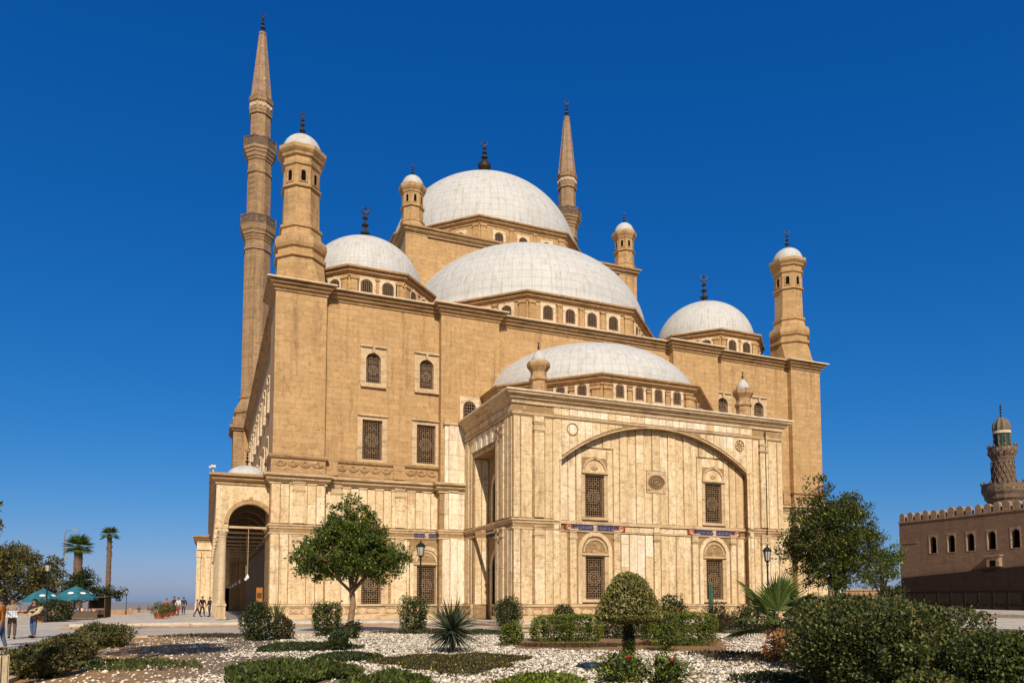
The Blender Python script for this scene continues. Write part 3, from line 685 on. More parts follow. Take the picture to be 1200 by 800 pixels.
# blue inscription panels with red squares: (M, centre, half-width, z)
def inscription(FM, cx, hw, z0, z1, ends=True, seed=1):
    b = MB(); b.mbox(FM, cx-hw, cx+hw, z0, z1, -.1, 0); o = b.build('inscription_panel', M['blue'], mosque, ORI)
    r_ = random.Random(seed); t = MB(); zc = (z0+z1)/2; h = (z1-z0)
    for half in (-1,1):
        x = cx+(half-1)*hw*.5-.0+.1; xe = x+hw-.25
        while x < xe:
            l = r_.uniform(.08,.2); k = r_.random()
            if k < .45: t.tube([FM(x,zc-h*.2,-.115),(FM(x+l*.2,zc+h*r_.uniform(.1,.32),-.115))],.03,4)
            else: t.tube([FM(x,zc-h*.2+r_.uniform(0,.1),-.115),FM(x+l*.5,zc-h*.3,-.115),FM(x+l,zc-h*.1,-.115),FM(x+l*.8,zc+h*.08,-.115)],.028,4)
            x += l*.8
    t.build('gilt_script', M['bluel'], o, ORI)
    f = MB(); f.mbox(FM, cx-hw-.03, cx+hw+.03, z1, z1+.04, -.12, 0); f.mbox(FM, cx-hw-.03, cx+hw+.03, z0-.04, z0, -.12, 0); f.mbox(FM, cx-.16, cx+.16, z0, z1, -.108,0)
    f.build('panel_rim', M['frame_tan'], o, ORI)
    if ends:
        for s in (-1,1):
            q = MB(); c_ = cx+s*(hw+.40); q.mbox(FM, c_-.33, c_+.33, z0-.02, z1+.02, -.12, 0); ro = q.build('red_square', M['red'], mosque, ORI)
            q = MB(); q.tube([FM(c_+.15*math.cos(t),zc+.15*math.sin(t),-.13) for t in [k*math.pi/5 for k in range(11)]],.03,4)
            q.mbox(FM,c_-.06,c_+.06,zc-.1,zc+.02,-.14,-.12); q.build('rosette', M['frame'], ro, ORI)
for cx in (11.68,16.05): inscription(MY(LW), cx, 1.0, 6.66, 7.02, False, int(cx*3)); inscription(MY(LW), mir(cx), 1.0, 6.66, 7.02, False, int(cx*5))

# ---------------- the porch
PX0, PX1, PY = 19.0, mir(19.0), 46.0
pw = MB()
acx = CX+.1; RD = .56; AW = 8.2; ASP = 11.45; ARI = 2.95
arch_plate(pw, MY(PY), 22.0, mir(22.0)+.2, ZT, 15.2, acx, AW, ZT, ASP, ARI, 0, RD, 40, True)
pw.box(PX0+.02, 22.0, PY, PY+RD, ZT, 15.2); pw.box(mir(22.0)+.2, PX1-.02, PY, PY+RD, ZT, 15.2)
TY = PY+RD
twin = [(24.85,26.35,7.62,10.72),(24.85,26.35,1.75,4.85)]; thl = [(a-.02,b+.02,c_-.0,d+.02) for a,b,c_,d in twin]; thl += [(2*acx-b,2*acx-a,c_,d) for a,b,c_,d in thl]
wall_holes(pw, MY(TY-.005), 22.1, 39.3, ZT, 14.6, thl, .5)
pw.box(PX0+.05, PX1-.05, 57, 57.3, 12, 15.2)
pw.box(PX0+.3, PX1-.3, PY+.6, 57, 15.0, 15.9)
pw.box(PX1-.5, PX1, PY+.7, 57, ZT, 15.2)
rec = (49.35, 53.95, ZT, 12.75)
wall_holes(pw, MX(PX0), PY, BF+.1, ZT, 15.2, [rec], 1.2)
pw.mbox(MX(PX0+1.2), rec[0]-.1, rec[1]+.1, ZT, 13.1, 0, .2)
pw.build('porch_wall', M['marble_base'], mosque, ORI)
pc = MB(); ppath = [(PX0,BF),(PX0,PY),(PX1,PY),(PX1,BF)]
cornice(pc, ppath, 15.95, [(0,-.75),(.1,-.75),(.12,-.55),(.3,-.42),(.32,-.3),(.55,-.18),(.6,-.02),(.66,.1),(0,.2)])
cornice(pc, ppath, 14.55, [(0,-.12),(.06,-.1),(.1,0),(.1,.05),(0,.08)])
pc.box(PX0-.1, PX1+.1, PY-.1, 56.6, 15.95, 16.1)
pc.build('porch_cornice', M['frame_tan'], mosque, ORI)
ce = MB(); cornice(ce, ppath, 15.95, [(.6,-.02),(.68,.0),(.68,.1),(.6,.13)]); ce.build('cornice_edge', M['marble_white'], mosque, ORI)
FP = MY(PY); FT = MY(TY-.005)
# front piers
for mf in (lambda f:f, flip):
    f = mf(FP)
    for (a,b) in ((19.05,19.55),(19.6,20.45),(21.4,22.0),(22.0,22.58)):
        clad(f, a, b, 1.45, 6.55, .8, (), seed=9); clad(f, a, b, 7.35, 14.3, .8, (), seed=11)
    pilaster(f, 20.95, .74, 7.4, 13.5, -.16, 13.3); pilaster(f, 20.95, .74, 1.45, 6.4, -.16, 6.05)
    slab.mbox(f, 20.6, 21.3, 14.06, 14.4, -.12, 0)
    plinth(f, PX0-.0, 22.55, step=1.2)
    cornice(trim, [(mir(PX1),BF),(PX0,PY)][:0] or [(PX0,BF),(PX0,PY),(22.55,PY)] if mf(FP)(1,1,0)[0] < 10 else [(mir(22.55),PY),(PX1,PY),(PX1,BF)], 7.2, BELT)
    cornice(trim, [(PX0,BF),(PX0,PY),(22.55,PY)] if mf(FP)(1,1,0)[0] < 10 else [(mir(22.55),PY),(PX1,PY),(PX1,BF)], 6.62, [(0,-.06),(.08,-.06),(.08,.05),(0,.05)])
# spandrels above the arch: slabs, the top frieze row, archivolt moulding, roundels
isw = lambda x,z: (23.2 < x < 26.2 or 29.5 < x < 34.4 or 35.6<x<37.6) and z > 12.0
def archz(x): 
    t = abs(x-acx); return ASP+seg(AW,ARI,t)+.24 if t < AW+.1 else (7.4 if t < AW+.25 else 0)
n = 28; st = (mir(22.1)+.1-22.1)/n
for i in range(n):
    a, b = 22.1+i*st+.015, 22.1+(i+1)*st-.015; zl = max(archz(a), archz(b), 7.4 if (a<22.5 or b>39.1) else 0)
    tg = whites if isw((a+b)/2, 14.8) or (i in (3,4,9,20)) else slab
    tg.mbox(FP, a, b, 14.68, 15.15, -.04, 0)
    za_, zb_ = (archz(a), archz(b)) if zl > 7.5 else (zl,zl)
    if zl < 14.25:
        z = 14.35
        while z-.9 > zl: tg = whites if isw((a+b)/2, z) and random.random()<.75 else slab; tg.mbox(FP, a, b, z-.89, z, -.04, 0); z -= .9
        if z-min(za_,zb_) > .1:
            za_ = min(za_,z-.01); zb_ = min(zb_,z-.01); P8 = [FP(x_,z_,d_) for d_ in (-.04,0) for x_,z_ in ((a,za_),(b,zb_),(b,z),(a,z))]
            slab.add(P8, [(0,1,2,3),(7,6,5,4),(0,4,5,1),(1,5,6,2),(2,6,7,3),(3,7,4,0)])
arch_mould(trim, FP, acx, AW-.0, ASP, ARI, .07, -.07, .0, None, 48, True)
for s_ in (-1,1): trim.mbox(FP, *sorted((acx+s_*AW, acx+s_*(AW+.1))), ZT+1.1, ASP+.1, -.08, 0)
soff = MB(); arch_mould(soff, FP, acx, AW-.012, ASP-.0, ARI-.012, .012, .0, RD-.01, None, 48, True); soff.build('arch_soffit_shade', M['stone_dark'], mosque, ORI)  # darker lining puts the shade under the arch into the stone colour
for x in (23.55, mir(23.55)+.3):
    q = [FP(x+.42*math.cos(t), 13.75+.42*math.sin(t), -.07) for t in [k*math.pi/10 for k in range(21)]]; reliefs.tube(q, .045, 5)
    if x > 30:
        for k in range(8):
            a = k*math.pi/4; reliefs.tube([FP(x+.1*math.cos(a),13.75+.1*math.sin(a),-.07),FP(x+.34*math.cos(a),13.75+.34*math.sin(a),-.07)],.05,4)
# tympanum wall inside the arch
med = (acx-.85, acx+.85, 9.65, 11.35)
wsk = []
for cx in (25.6, 2*acx-25.6): wsk += [(cx-1.55,cx+1.55,7.3,12.7),(cx-1.6,cx+1.6,ZT,6.6)]
clad(FT, 22.75, 38.85, 7.35, 14.5, .69, wsk+[med], seed=21); 
for cx in (25.6, 2*acx-25.6):
    clad(FT, cx-1.5, cx-1.02, 7.35, 12.6, .5, (), seed=22, alt=False); clad(FT, cx+1.02, cx+1.5, 7.35, 12.6, .5, (), seed=23, alt=False)
    slab.mbox(FT, cx-1.0, cx+1.0, 11.95, 12.6, -.02, 0)
    arch_mould(trim, FT, cx, .86, 10.9, .92, .14, -.12, .0); arch_face(slab, FT, cx, .86, 10.85, 10.9, .9, -.03)
    trim.mbox(FT, cx-.98, cx+.98, 10.8, 10.92, -.14, 0); reliefs.blob(FT(cx,11.95,-.1),(.22,.06,.12)); reliefs.blob(FT(cx,11.2,-.05),(.3,.04,.16))
    # lower: big arch frame round window and lunette
    arch_mould(slab, FT, cx, 1.08, 5.2, 1.1, .3, -.1, .0, 1.45); arch_mould(trim, FT, cx, .84, 5.15, .86, .1, -.07, .0)
    reliefs.blob(FT(cx,5.15,-.04),(.26,.05,.18)); reliefs.blob(FT(cx,5.75,-.04),(.1,.04,.1))
    for s in (-1,1): pilaster(FT, cx+s*1.78, .5, 1.45, 6.5, -.12, 6.0)
    inscription(FT, cx, 1.74, 6.66, 7.08, True, int(cx))
    place_window('rectm', cx, TY, 7.64); place_window('rectm', cx, TY, 1.77)
clad(FT, 27.75, 2*acx-27.75, 1.45, 6.5, .69, [(acx-.3,acx+.3,1,7)], seed=27, white=lambda x,z: (28.0<x<30.4 and z>4.2)); pilaster(FT, acx, .52, 1.45, 6.5, -.14, 6.0)
clad(FT, 22.75, 23.4, 1.45, 6.5, .6, (), seed=28); clad(FT, 2*acx-23.4, 2*acx-22.75, 1.45, 6.5, .6, (), seed=29)
trim.mbox(FT, 22.6, 39.0, 7.1, 7.32, -.16, 0); trim.mbox(FT, 22.6, 39.0, 6.56, 6.64, -.1, 0); clad(FT, 27.75, 2*acx-27.75, 6.66, 7.08, 1.6, [(acx-.25,acx+.25,6,8)], seed=31, alt=False)
slab.mbox(FT, acx-.24, acx+.24, 6.5, 7.08, -.15, 0)
plinth(FT, 22.6, 39.0)
# medallion
md = MB(); md.mbox(FT, med[0]+.03, med[1]-.03, med[2]+.03, med[3]-.03, -.09, 0); mo = md.build('medallion', M['frame_tan'], mosque, ORI)
md = MB()
def ell(mb, rx, rz, t, d, rad):
    mb.tube([FT(acx+rx*math.cos(a), 10.5+rz*math.sin(a), d) for a in [k*math.pi/16 for k in range(33)]], rad, 6)
pts = [FT(acx+.72*math.cos(k*math.pi/16), 10.5+.52*math.sin(k*math.pi/16), -.1) for k in range(32)]; md.add(pts, [tuple(range(32))])
md.build('dark_disc', M['dark_relief'], mo, ORI)
md = MB(); ell(md,.72,.52,0,-.11,.04); ell(md,.56,.38,0,-.11,.025); ell(md,.38,.24,0,-.12,.03)
for k in range(8):
    a = k*math.pi/4; md.tube([FT(acx+.05*math.cos(a),10.5+.03*math.sin(a),-.12),FT(acx+.25*math.cos(a),10.5+.15*math.sin(a),-.12)],.03,4)
for sx in (-1,1):
    for sz in (-1,1): md.blob(FT(acx+sx*.66,10.5+sz*.62,-.09),(.08,.04,.08))
md.build('carved_oval', M['stone_trim'], mo, ORI)
# porch left flank (faces -X)
FL = MX(PX0)
rs = [(rec[0]-.35,rec[1]+.35,0,13.3)]
clad(FL, PY+.06, rec[0]-.35, 1.45, 6.55, .6, (), seed=41); clad(FL, PY+.06, rec[0]-.35, 7.35, 14.3, .6, (), seed=42)
clad(FL, rec[1]+.3, BF, 1.45, 6.55, .55, (), seed=43); clad(FL, rec[1]+.3, BF, 7.35, 14.3, .55, (), seed=44)
clad(FL, rec[0]-.3, rec[1]+.3, 13.2, 14.3, .55, (), seed=45, white=lambda x,z: True)
pilaster(FL, PY+1.7, .6, 7.4, 13.4, -.16, 13.2); pilaster(FL, PY+1.7, .6, 1.45, 6.4, -.16, 6.0)
pilaster(FL, PY+2.7, .45, 7.4, 13.4, -.12, 13.2); pilaster(FL, PY+2.7, .45, 1.45, 6.4, -.12, 6.0)
clad(FL, PY+.0, BF, 14.68, 15.15, .5, (), seed=46, alt=False)
plinth(FL, PY, rec[0]-.1, step=1.2); plinth(FL, rec[1]+.1, BF, step=1.2)
# recess interior: back wall with tall upper window, door with arch; far reveal slabs
FB = MX(PX0+1.2); FR = lambda s,z,d: (PX0+s, rec[1]-d*-1, z)
clad(lambda s,z,d: (PX0+s, rec[1]+.0+d, z), .1, 1.2, 1.4, 6.55, .6, (), seed=47); clad(lambda s,z,d: (PX0+s, rec[1]+d, z), .1, 1.2, 7.3, 12.7, .6, (), seed=48)
trim.mbox(FB, rec[0], rec[1], 7.1, 7.3, -.12, 0)
def dark_arch(cx, z0, zs, hw, nm):
    p = MB(); arch_face(p, FB, cx, hw, z0, zs, hw, -.03); return p.build(nm, M['pane'], mosque, ORI)
arch_mould(slab, FB, 51.65, 1.0, 10.2, 1.0, .3, -.12, 0, 7.6); dw = dark_arch(51.65, 7.7, 10.2, 1.0, 'tall_window')
arch_mould(slab, FB, 51.65, 1.15, 4.2, 1.15, .35, -.12, 0, ZT); dd_ = dark_arch(51.65, ZT, 4.2, 1.15, 'doorway')
b = MB(); b.mbox(FB, rec[0]+.3, rec[1]-.3, 6.62, 7.05, -.1, 0); b.build('inscription_panel', M['blue'], mosque, ORI)
# porch roof: half dome drum, dome and two small round turrets
drum('porch_drum', CX, 57, 9.75, 15.9, 18.45, (6,7,0,1,2), 4, 16.75, 'drums', prof=[(0,-.6),(.1,-.6),(.12,-.42),(.4,-.25),(.42,-.1),(.6,-.02),(.62,.1),(0,.2)])
dome_obj(CX, 57, 18.5, 9.35, 5.1, 'porch_dome')
pr = [(.6,0),(.58,1.25),(.7,1.32),(.7,1.5),(.58,1.6),(.57,1.95),(.7,2.12),(.84,2.3),(.86,2.52),(.8,2.68),(.5,2.72)]
tb = MB(); tb.lathe(0,0,pr,8); TP = dict(body=tb.mesh('porch_turret', M['stone_trim']), a=0, dr=.62, dz=2.8, dh=.0, fs=.36)
for x in (21.6, mir(21.6)):
    o = link('porch_turret', TP['body'], mosque, (x-ORI[0], 47.4-ORI[1], 16.05-ORI[2]))
    q = MB(); q.lathe(0,0,[(.52,2.66),(.53,2.8),(.46,3.05),(.3,3.32),(.13,3.5),(.04,3.62)],24); q.build('bulb_dome', M['dome'], o, smooth=True)
    f = link('finial', FIN, o, (0,0,3.58), 0); f.scale = (.5,.5,.36)
# little white arched windows tucked between the porch roof and the buttresses
for x in (19.4, mir(19.4)):
    place_window('drum', x, 56.3-.02, 15.9).scale = (1.15,1,1.5)

# ---------------- side portico (left flank)
pi_ = MB(); po = MB(); PX, PXW, PY0 = .45, 4.1, 57.3
NB = 11; BAY = 4.6
arch_plate(po, MY(PY0), PX, 4.3, 6.95, 10.6, 2.82, 1.5, 6.95, 7.3, 1.5, 0, .6, 24)
po.box(4.3, 4.75, PY0, 60.7, ZT, 10.6) if False else None
for i in range(NB):
    y = PY0+.6+i*BAY
    arch_plate(po, MX(PX), y, y+BAY, 6.95, 10.6, y+BAY/2, BAY/2-.35, 6.95, 7.3, 1.9, 0, .6, 14)
    arch_plate(pi_, MY(y+BAY-.25), PX+.62, 4.8, 6.95, 10.5, 2.82, 1.5, 6.95, 7.3, 1.5, 0, .5, 14)
YE = PY0+.6+NB*BAY
po.box(PX, 4.8, PY0+.02, YE, 10.62, 10.95); pi_.box(PX+.61, 4.8, PY0+.62, YE, 10.4, 10.61); pi_.mbox(MX(PX+.61), PY0+.7, YE, 9.35, 10.4, 0, .05)
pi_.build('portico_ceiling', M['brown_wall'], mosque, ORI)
po.box(-1.4, 4.9, YE, YE+14, ZT, 10.3)
po.build('portico_wall', M['marble'], mosque, ORI)
c = MB(); cornice(c, [(PX,YE),(PX,PY0),(4.1,PY0)], 10.85, MED); cornice(c, [(-1.4,YE+14),(-1.4,YE),(PX,YE)], 10.4, MED)
arch_mould(c, MY(PY0), 2.82, 1.5, 7.3, 1.5, .3, -.1, 0); c.mbox(MY(PY0), 2.72,2.92,8.75,9.3,-.16,0)
c.build('portico_cornice', M['stone_trim'], mosque, ORI)
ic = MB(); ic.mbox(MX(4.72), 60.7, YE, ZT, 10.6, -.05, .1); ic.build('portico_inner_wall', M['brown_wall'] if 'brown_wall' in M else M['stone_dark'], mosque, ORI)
cm = MB(); cm.box(-.36,.36,-.36,.36,0,.2); cm.box(-.31,.31,-.31,.31,.2,.95); cm.box(-.36,.36,-.36,.36,.95,1.1)
cm.lathe(0,0,[(.34,1.1),(.3,1.25),(.27,1.35),(.26,5.9),(.3,5.95),(.27,6.0),(.33,6.15),(.4,6.35)],20)
cm.box(-.38,.38,-.38,.38,6.35,6.5); cm.box(-.33,.33,-.33,.33,6.5,6.6)
CM = cm.mesh('column', M['colstone'])
for i in range(NB):
    link('column', CM, mosque, (PX+.4-ORI[0]+.1, PY0+.36+i*BAY-ORI[1], .05))
for i in range(NB):
    dome_obj(2.6, PY0+.6+(i+.5)*BAY-.7, 10.95, 1.5, 1.0, 'portico_dome', n=32)
f = link('finial', FIN, mosque, (2.6-ORI[0], PY0+2.2-ORI[1], 11.95-ORI[2]), R(-22)); f.scale = (.75,)*3
for i in range(NB): tr = MB(); tr.box(PX+.55, 4.72, PY0+.2+i*BAY, PY0+.32+i*BAY, 6.98, 7.14); tr.build('tie_beam', M['frame_tan'], mosque, ORI)
dd = MB(); dd.mbox(MY(YE), 1.6, 3.6, ZT, 3.4, -.05, 0); dd.build('end_door', M['pane'], mosque, ORI)
FV = MY(YE)
pv = MB()
for x in (-1.15,.1): pv.mbox(FV, x-.25, x+.25, ZT, 7.6, -.2, 0); pv.mbox(FV, x-.33, x+.33, 7.6, 8.4, -.28, 0); pv.mbox(FV, x-.33, x+.33, ZT, 1.4, -.3, 0)
pv.mbox(FV,-1.4,.45,8.6,8.8,-.2,0)
pv.build('pavilion_pilasters', M['marble'], mosque, ORI)
# small camera-like floodlight on the portico cornice corner
fl_ = MB(); fl_.tube([(.2,57,10.9),(.2,57,11.25)],.05,6); fl_.box(.02,.36,56.8,57.05,11.25,11.42); fl_.box(-.1,.05,56.85,57.02,11.2,11.32)
fl_.build('floodlight', M['frame'], mosque, ORI)
def zones(mb, name, m):                # one mesh per stretch of wall
    Z = {}
    for f in mb.f:
        P = [mb.v[i] for i in f]; x = sum(p[0] for p in P)/len(P); y = sum(p[1] for p in P)/len(P)
        k = (0 if x < 8.35 else 1 if x < 16.95 else 2) if (y > 55.9 and x < 19.01) else (3 if x > mir(8.35) else 4 if x > mir(16.95) else 5) if (y > 55.9 and x > 40) else 6 if x < PX0+1.4 and y > PY+.05 else 7 if x < 22.58 else 9 if x > 39 else 8
        Z.setdefault(k, MB()); q = Z[k]; n0 = len(q.v); q.v += P; q.f.append(tuple(range(n0,n0+len(f))))
    for k in sorted(Z):                        # pieces that stand apart become parts of their own
        q = Z[k]; G = {}; par = {}
        key = lambda p: (round(p[0],3),round(p[1],3),round(p[2],3))
        def find(a):
            while par[a] != a: par[a] = par[par[a]]; a = par[a]
            return a
        for f in q.f:
            ks = [key(q.v[i]) for i in f]
            for a in ks: par.setdefault(a,a)
            for a in ks[1:]: par[find(a)] = find(ks[0])
        for n_,f in enumerate(q.f): G.setdefault(find(key(q.v[f[0]])), []).append(f)
        isl = list(G.values()); bb_ = []
        for fs in isl:
            P = np.array([q.v[i] for f in fs for i in f]); bb_.append((P.min(0),P.max(0)))
        lo_ = np.array([b[0] for b in bb_]); hi_ = np.array([b[1] for b in bb_]); lab = -np.ones(len(isl),int); nl = 0
        for i in range(len(isl)):
            if lab[i] >= 0: continue
            st = [i]; lab[i] = nl
            while st:
                j = st.pop(); near = np.all((lo_ <= hi_[j]+.2)&(hi_ >= lo_[j]-.2),1)&(lab < 0); ix = np.nonzero(near)[0]; lab[ix] = nl; st += list(ix)
            nl += 1
        for l_ in range(nl):
            w_ = MB()
            for fs,g_ in zip(isl,lab):
                if g_ == l_:
                    for f in fs: n0 = len(w_.v); w_.v += [q.v[i] for i in f]; w_.f.append(tuple(range(n0,n0+len(f))))
            o = w_.build(name, m, mosque, ORI); bm_ = bmesh.new(); bm_.from_mesh(o.data); bmesh.ops.remove_doubles(bm_, verts=bm_.verts, dist=.0004); bm_.to_mesh(o.data); bm_.free()
zones(frz, 'carved_frieze', M['stone_trim']); zones(slab, 'alabaster_slab_row', M['marble']); zones(whites, 'pale_slabs', M['marble_white']); zones(trim, 'mouldings', M['frame_tan']); zones(base, 'plinth', M['frame_tan']); zones(reliefs, 'carved_relief', M['stone_trim']); zones(lower_wall, 'lower_wall', M['marble_base'])
q = MB(); q.tube([(40.6,PY-.16,5.0),(40.6,PY-.16,15.1)],.045,6); q.build('downpipe', M['iron'], mosque, ORI)
# hanging globe lamps of the portico
lr = MB(); lr.tube([(0,0,0),(0,0,3.55)],.02,5); LR = lr.mesh('rod', M['frame_tan']); lg = MB(); lg.blob((0,0,-.11),.13,14,10); lg.lathe(0,0,[(.07,0),(.07,.08),(.02,.12)],8)
LG = lg.mesh('globe', M['globe'], smooth=True)
lamps = 0
for i,bay_ in enumerate((0,1,3,5,7,9)):
    y = PY0+.26+bay_*BAY
    words = ['first','second','third','fourth','fifth','sixth','seventh','eighth','ninth'][i]
    t = thing('hanging_lamp', f'white globe lamp on a long rod in the portico, {words} from the front arch', 'lamp', (2.72+.1*(i==1), y, 3.5), 0, 'globe lamps hanging in the portico')
    link('rod', LR, t); link('globe', LG, t)
# ================================================================ GROUND
A_, P_ = R(22.4), R(3.8)
FW = Vector((math.sin(A_)*math.cos(P_), math.cos(A_)*math.cos(P_), math.sin(P_))); RT = Vector((math.cos(A_), -math.sin(A_), 0)); UPV = RT.cross(FW)
def at(px, d):                       # ground point below the ray of column px at depth d
    v = FW+RT*((px-600)/866); v = v/ (v.x*math.sin(A_)+v.y*math.cos(A_)); return (v.x*d, v.y*d)
def gd(py): return 1.65*866/(py-704) # depth of a ground point seen at row py
def gz(y): return 0.0 if y < 88 else -.8*min(1,(y-88)/45)
def sheet(name, polys, m, zoff, kind='structure', sub=None):
    mb = MB()
    for p in polys: mb.add([(x,y,(gz(y) if sub is None else 0)+zoff) for x,y in p], [tuple(range(len(p)))])
    o = mb.build(name, m); o['kind'] = kind; return o
def ground_mat(name, c1, c2, c3, s1=.3, s2=6, bmp=.4):
    m, n, b = mat(name); p = pos(n)
    col = mix(n, ramp(n, noise(n,p,s1,5,.6), [(.38,0),(.62,1)]), c1, c2)
    col = mix(n, ramp(n, noise(n,p,s2,6,.7), [(.45,0),(.7,.7)]), col, c3)
    n.links.new(col, b.inputs['Base Color']); b.inputs['Roughness'].default_value = .95; bump(n, b, noise(n,p,s2*4,5,.7), bmp, .03); return m
M['earth'] = ground_mat('dry_earth', (.20,.115,.055), (.27,.165,.08), (.12,.07,.035))
M['plain'] = ground_mat('dusty_plain', (.27,.25,.24), (.22,.2,.2), (.3,.28,.26), .004, .02)
M['paving'] = stone('worn_pale_paving', (.58,.52,.44), (.50,.445,.37), (.36,.31,.25), blocks=False, dirt=(.28,.21,.15), dirtamt=.4)
M['road'] = ground_mat('pale_road', (.48,.43,.37), (.42,.37,.32), (.28,.23,.19), .3, 2.5, .3)
M['kerb'] = stone('reddish_kerb', (.36,.20,.12), (.42,.27,.17), (.2,.1,.07), blocks=False)
gm_ = MB(); ys = [-300,88,133,165,200]; zs_ = [-.03,-.03,-.83,-.83,-60]
V_ = []; 
for y,z in zip(ys,zs_): V_ += [(-160,y,z),(260,y,z)]
gm_.add(V_, [(2*i,2*i+1,2*i+3,2*i+2) for i in range(4)])
B = 30000
gm_.add([(-160,-300,-.03),(-160,88,-.03),(-160,133,-.83),(-160,165,-.83),(-160,200,-60),(-220,200,-60),(-220,-300,-60)], [(0,1,2,3,4,5,6)])
gm_.add([(260,-300,-.03),(260,88,-.03),(260,133,-.83),(260,165,-.83),(260,200,-60),(320,200,-60),(320,-300,-60)], [(6,5,4,3,2,1,0)])
gm_.add([(-B,200,-60),(B,200,-60),(B,B*1.3,-60),(-B,B*1.3,-60)], [(0,1,2,3)])
gm_.add([(-B,-3000,-60),(-220,-3000,-60),(-220,200,-60),(-B,200,-60)], [(0,1,2,3)]); gm_.add([(320,-3000,-60),(B,-3000,-60),(B,200,-60),(320,200,-60)], [(0,1,2,3)])
o = gm_.build('ground', M['plain']); o['kind'] = 'structure'
# plaza west of the garden and behind, road, terrace
sheet('plaza', [[(-60,-30),(-3.6,-30),(-3.6,37.2),(-60,37.2)],[(-60,37.2),(42,37.2),(42,88),(-60,88)],[(-60,88),(80,88),(80,133),(-60,133)],[(-60,133),(80,133),(80,160),(-60,160)],[(42,20),(90,-30),(90,88),(42,88)]], M['paving'], 0.0)
sheet('road', [[(-3.6,37.6),(17.4,37.6),(17.4,50.6),(-3.6,50.6)],[(-3.6,40.5),(-3.6,50.6),(-40,50.6),(-40,36)]], M['road'], .006, sub=1)
kb = MB(); kb.box(-3.6,17.4,37.2,37.5,-.02,.1); kb.box(-3.9,-3.6,10,37.5,-.02,.1); kb.box(17.4,40,43.6,43.85,-.02,.1)
o = kb.build('kerb', M['frame_tan']); o['kind'] = 'structure'
te = MB(); te.prism([(-8,51),(17.6,51),(17.6,44.3),(43.7,44.3),(43.7,51),(62,51),(62,120),(-8,120)], -.9, .14); te.prism([(-7.6,51.4),(17.95,51.4),(17.95,44.7),(43.4,44.7),(43.4,51.4),(61.6,51.4),(61.6,119),(-7.6,119)], .14, .3)
o = te.build('terrace', M['paving']); o['kind'] = 'structure'
ts = MB(); cornice(ts, [(-8.0,90),(-8.0,51),(17.6,51),(17.6,44.3),(43.7,44.3)], .1, [(.005,-.1),(.05,-.08),(.05,.03),(-.2,.045)])
o = ts.build('terrace_step', M['kerb']); o['kind'] = 'structure'
# gravel garden
def gravel_mat():
    m, n, b = mat('white_gravel_on_earth'); p = pos(n)
    v = n.nodes.new('ShaderNodeTexVoronoi'); v.inputs['Scale'].default_value = 13; n.links.new(p, v.inputs['Vector'])
    sx = n.nodes.new('ShaderNodeSeparateColor'); n.links.new(v.outputs['Color'], sx.inputs[0])
    st = ramp(n, sx.outputs[0], [(0,(.30,.24,.17)),(.5,(.46,.40,.31)),(1,(.56,.50,.41))])
    st = mix(n, ramp(n, v.outputs['Distance'], [(.25,0),(.5,1)]), st, (.10,.065,.04))
    st = mix(n, ramp(n, noise(n,p,1.6,6,.7), [(.50,0),(.62,.5)]), st, (.24,.15,.08))
    e = mix(n, noise(n,p,4,5,.7), (.46,.26,.10), (.26,.145,.055))
    mask = ramp(n, noise(n,p,.55,4,.6), [(.34,0),(.46,1)])
    sy = n.nodes.new('ShaderNodeSeparateXYZ'); n.links.new(p, sy.inputs[0])
    left = ramp(n, math_(n,'MULTIPLY_ADD',sy.outputs[0],.12), [(.0,1),(.32,.75),(.6,.0)])
    ml = math_(n,'MULTIPLY', mask, left)
    col = mix(n, ml, st, e); n.links.new(col, b.inputs['Base Color']); b.inputs['Roughness'].default_value = .95
    bump(n, b, v.outputs['Distance'], -.8, .04); return m
M['gravel'] = gravel_mat(); M['earth2'] = ground_mat('garden_soil', (.36,.19,.08), (.24,.13,.055), (.12,.07,.03), 1.2, 7)
sheet('garden_bed', [[(-3.6,-20),(44,-20),(44,43.6),(17.4,43.6),(17.4,37.2),(-3.6,37.2)]], M['gravel'], .012, sub=1)

sheet('soil_bed', [[at(607,25.6),at(850,23.7),at(856,32),at(607,33)]], M['earth2'], .02, sub=1)
def np_mesh(name, verts, faces, k, m, smooth=False):
    me = bpy.data.meshes.new(name); nv, nf = len(verts), len(faces)
    me.vertices.add(nv); me.vertices.foreach_set('co', verts.astype(np.float32).ravel())
    me.loops.add(nf*k); me.loops.foreach_set('vertex_index', faces.astype(np.int32).ravel())
    me.polygons.add(nf); me.polygons.foreach_set('loop_start', np.arange(0,nf*k,k,dtype=np.int32))
    try: me.polygons.foreach_set('loop_total', np.full(nf,k,dtype=np.int32))
    except Exception: pass
    me.materials.append(m); me.update(calc_edges=True); me.validate(); return me
def nz2(x, y, s, seed):                # cheap value noise
    r_ = np.random.default_rng(seed); a = r_.uniform(0,6.28,8); f = r_.uniform(.5,1.6,8)*s; q = r_.uniform(0,6.28,8)
    return sum(np.sin(f[i]*(x*np.cos(a[i])+y*np.sin(a[i]))+q[i]) for i in range(8))/8
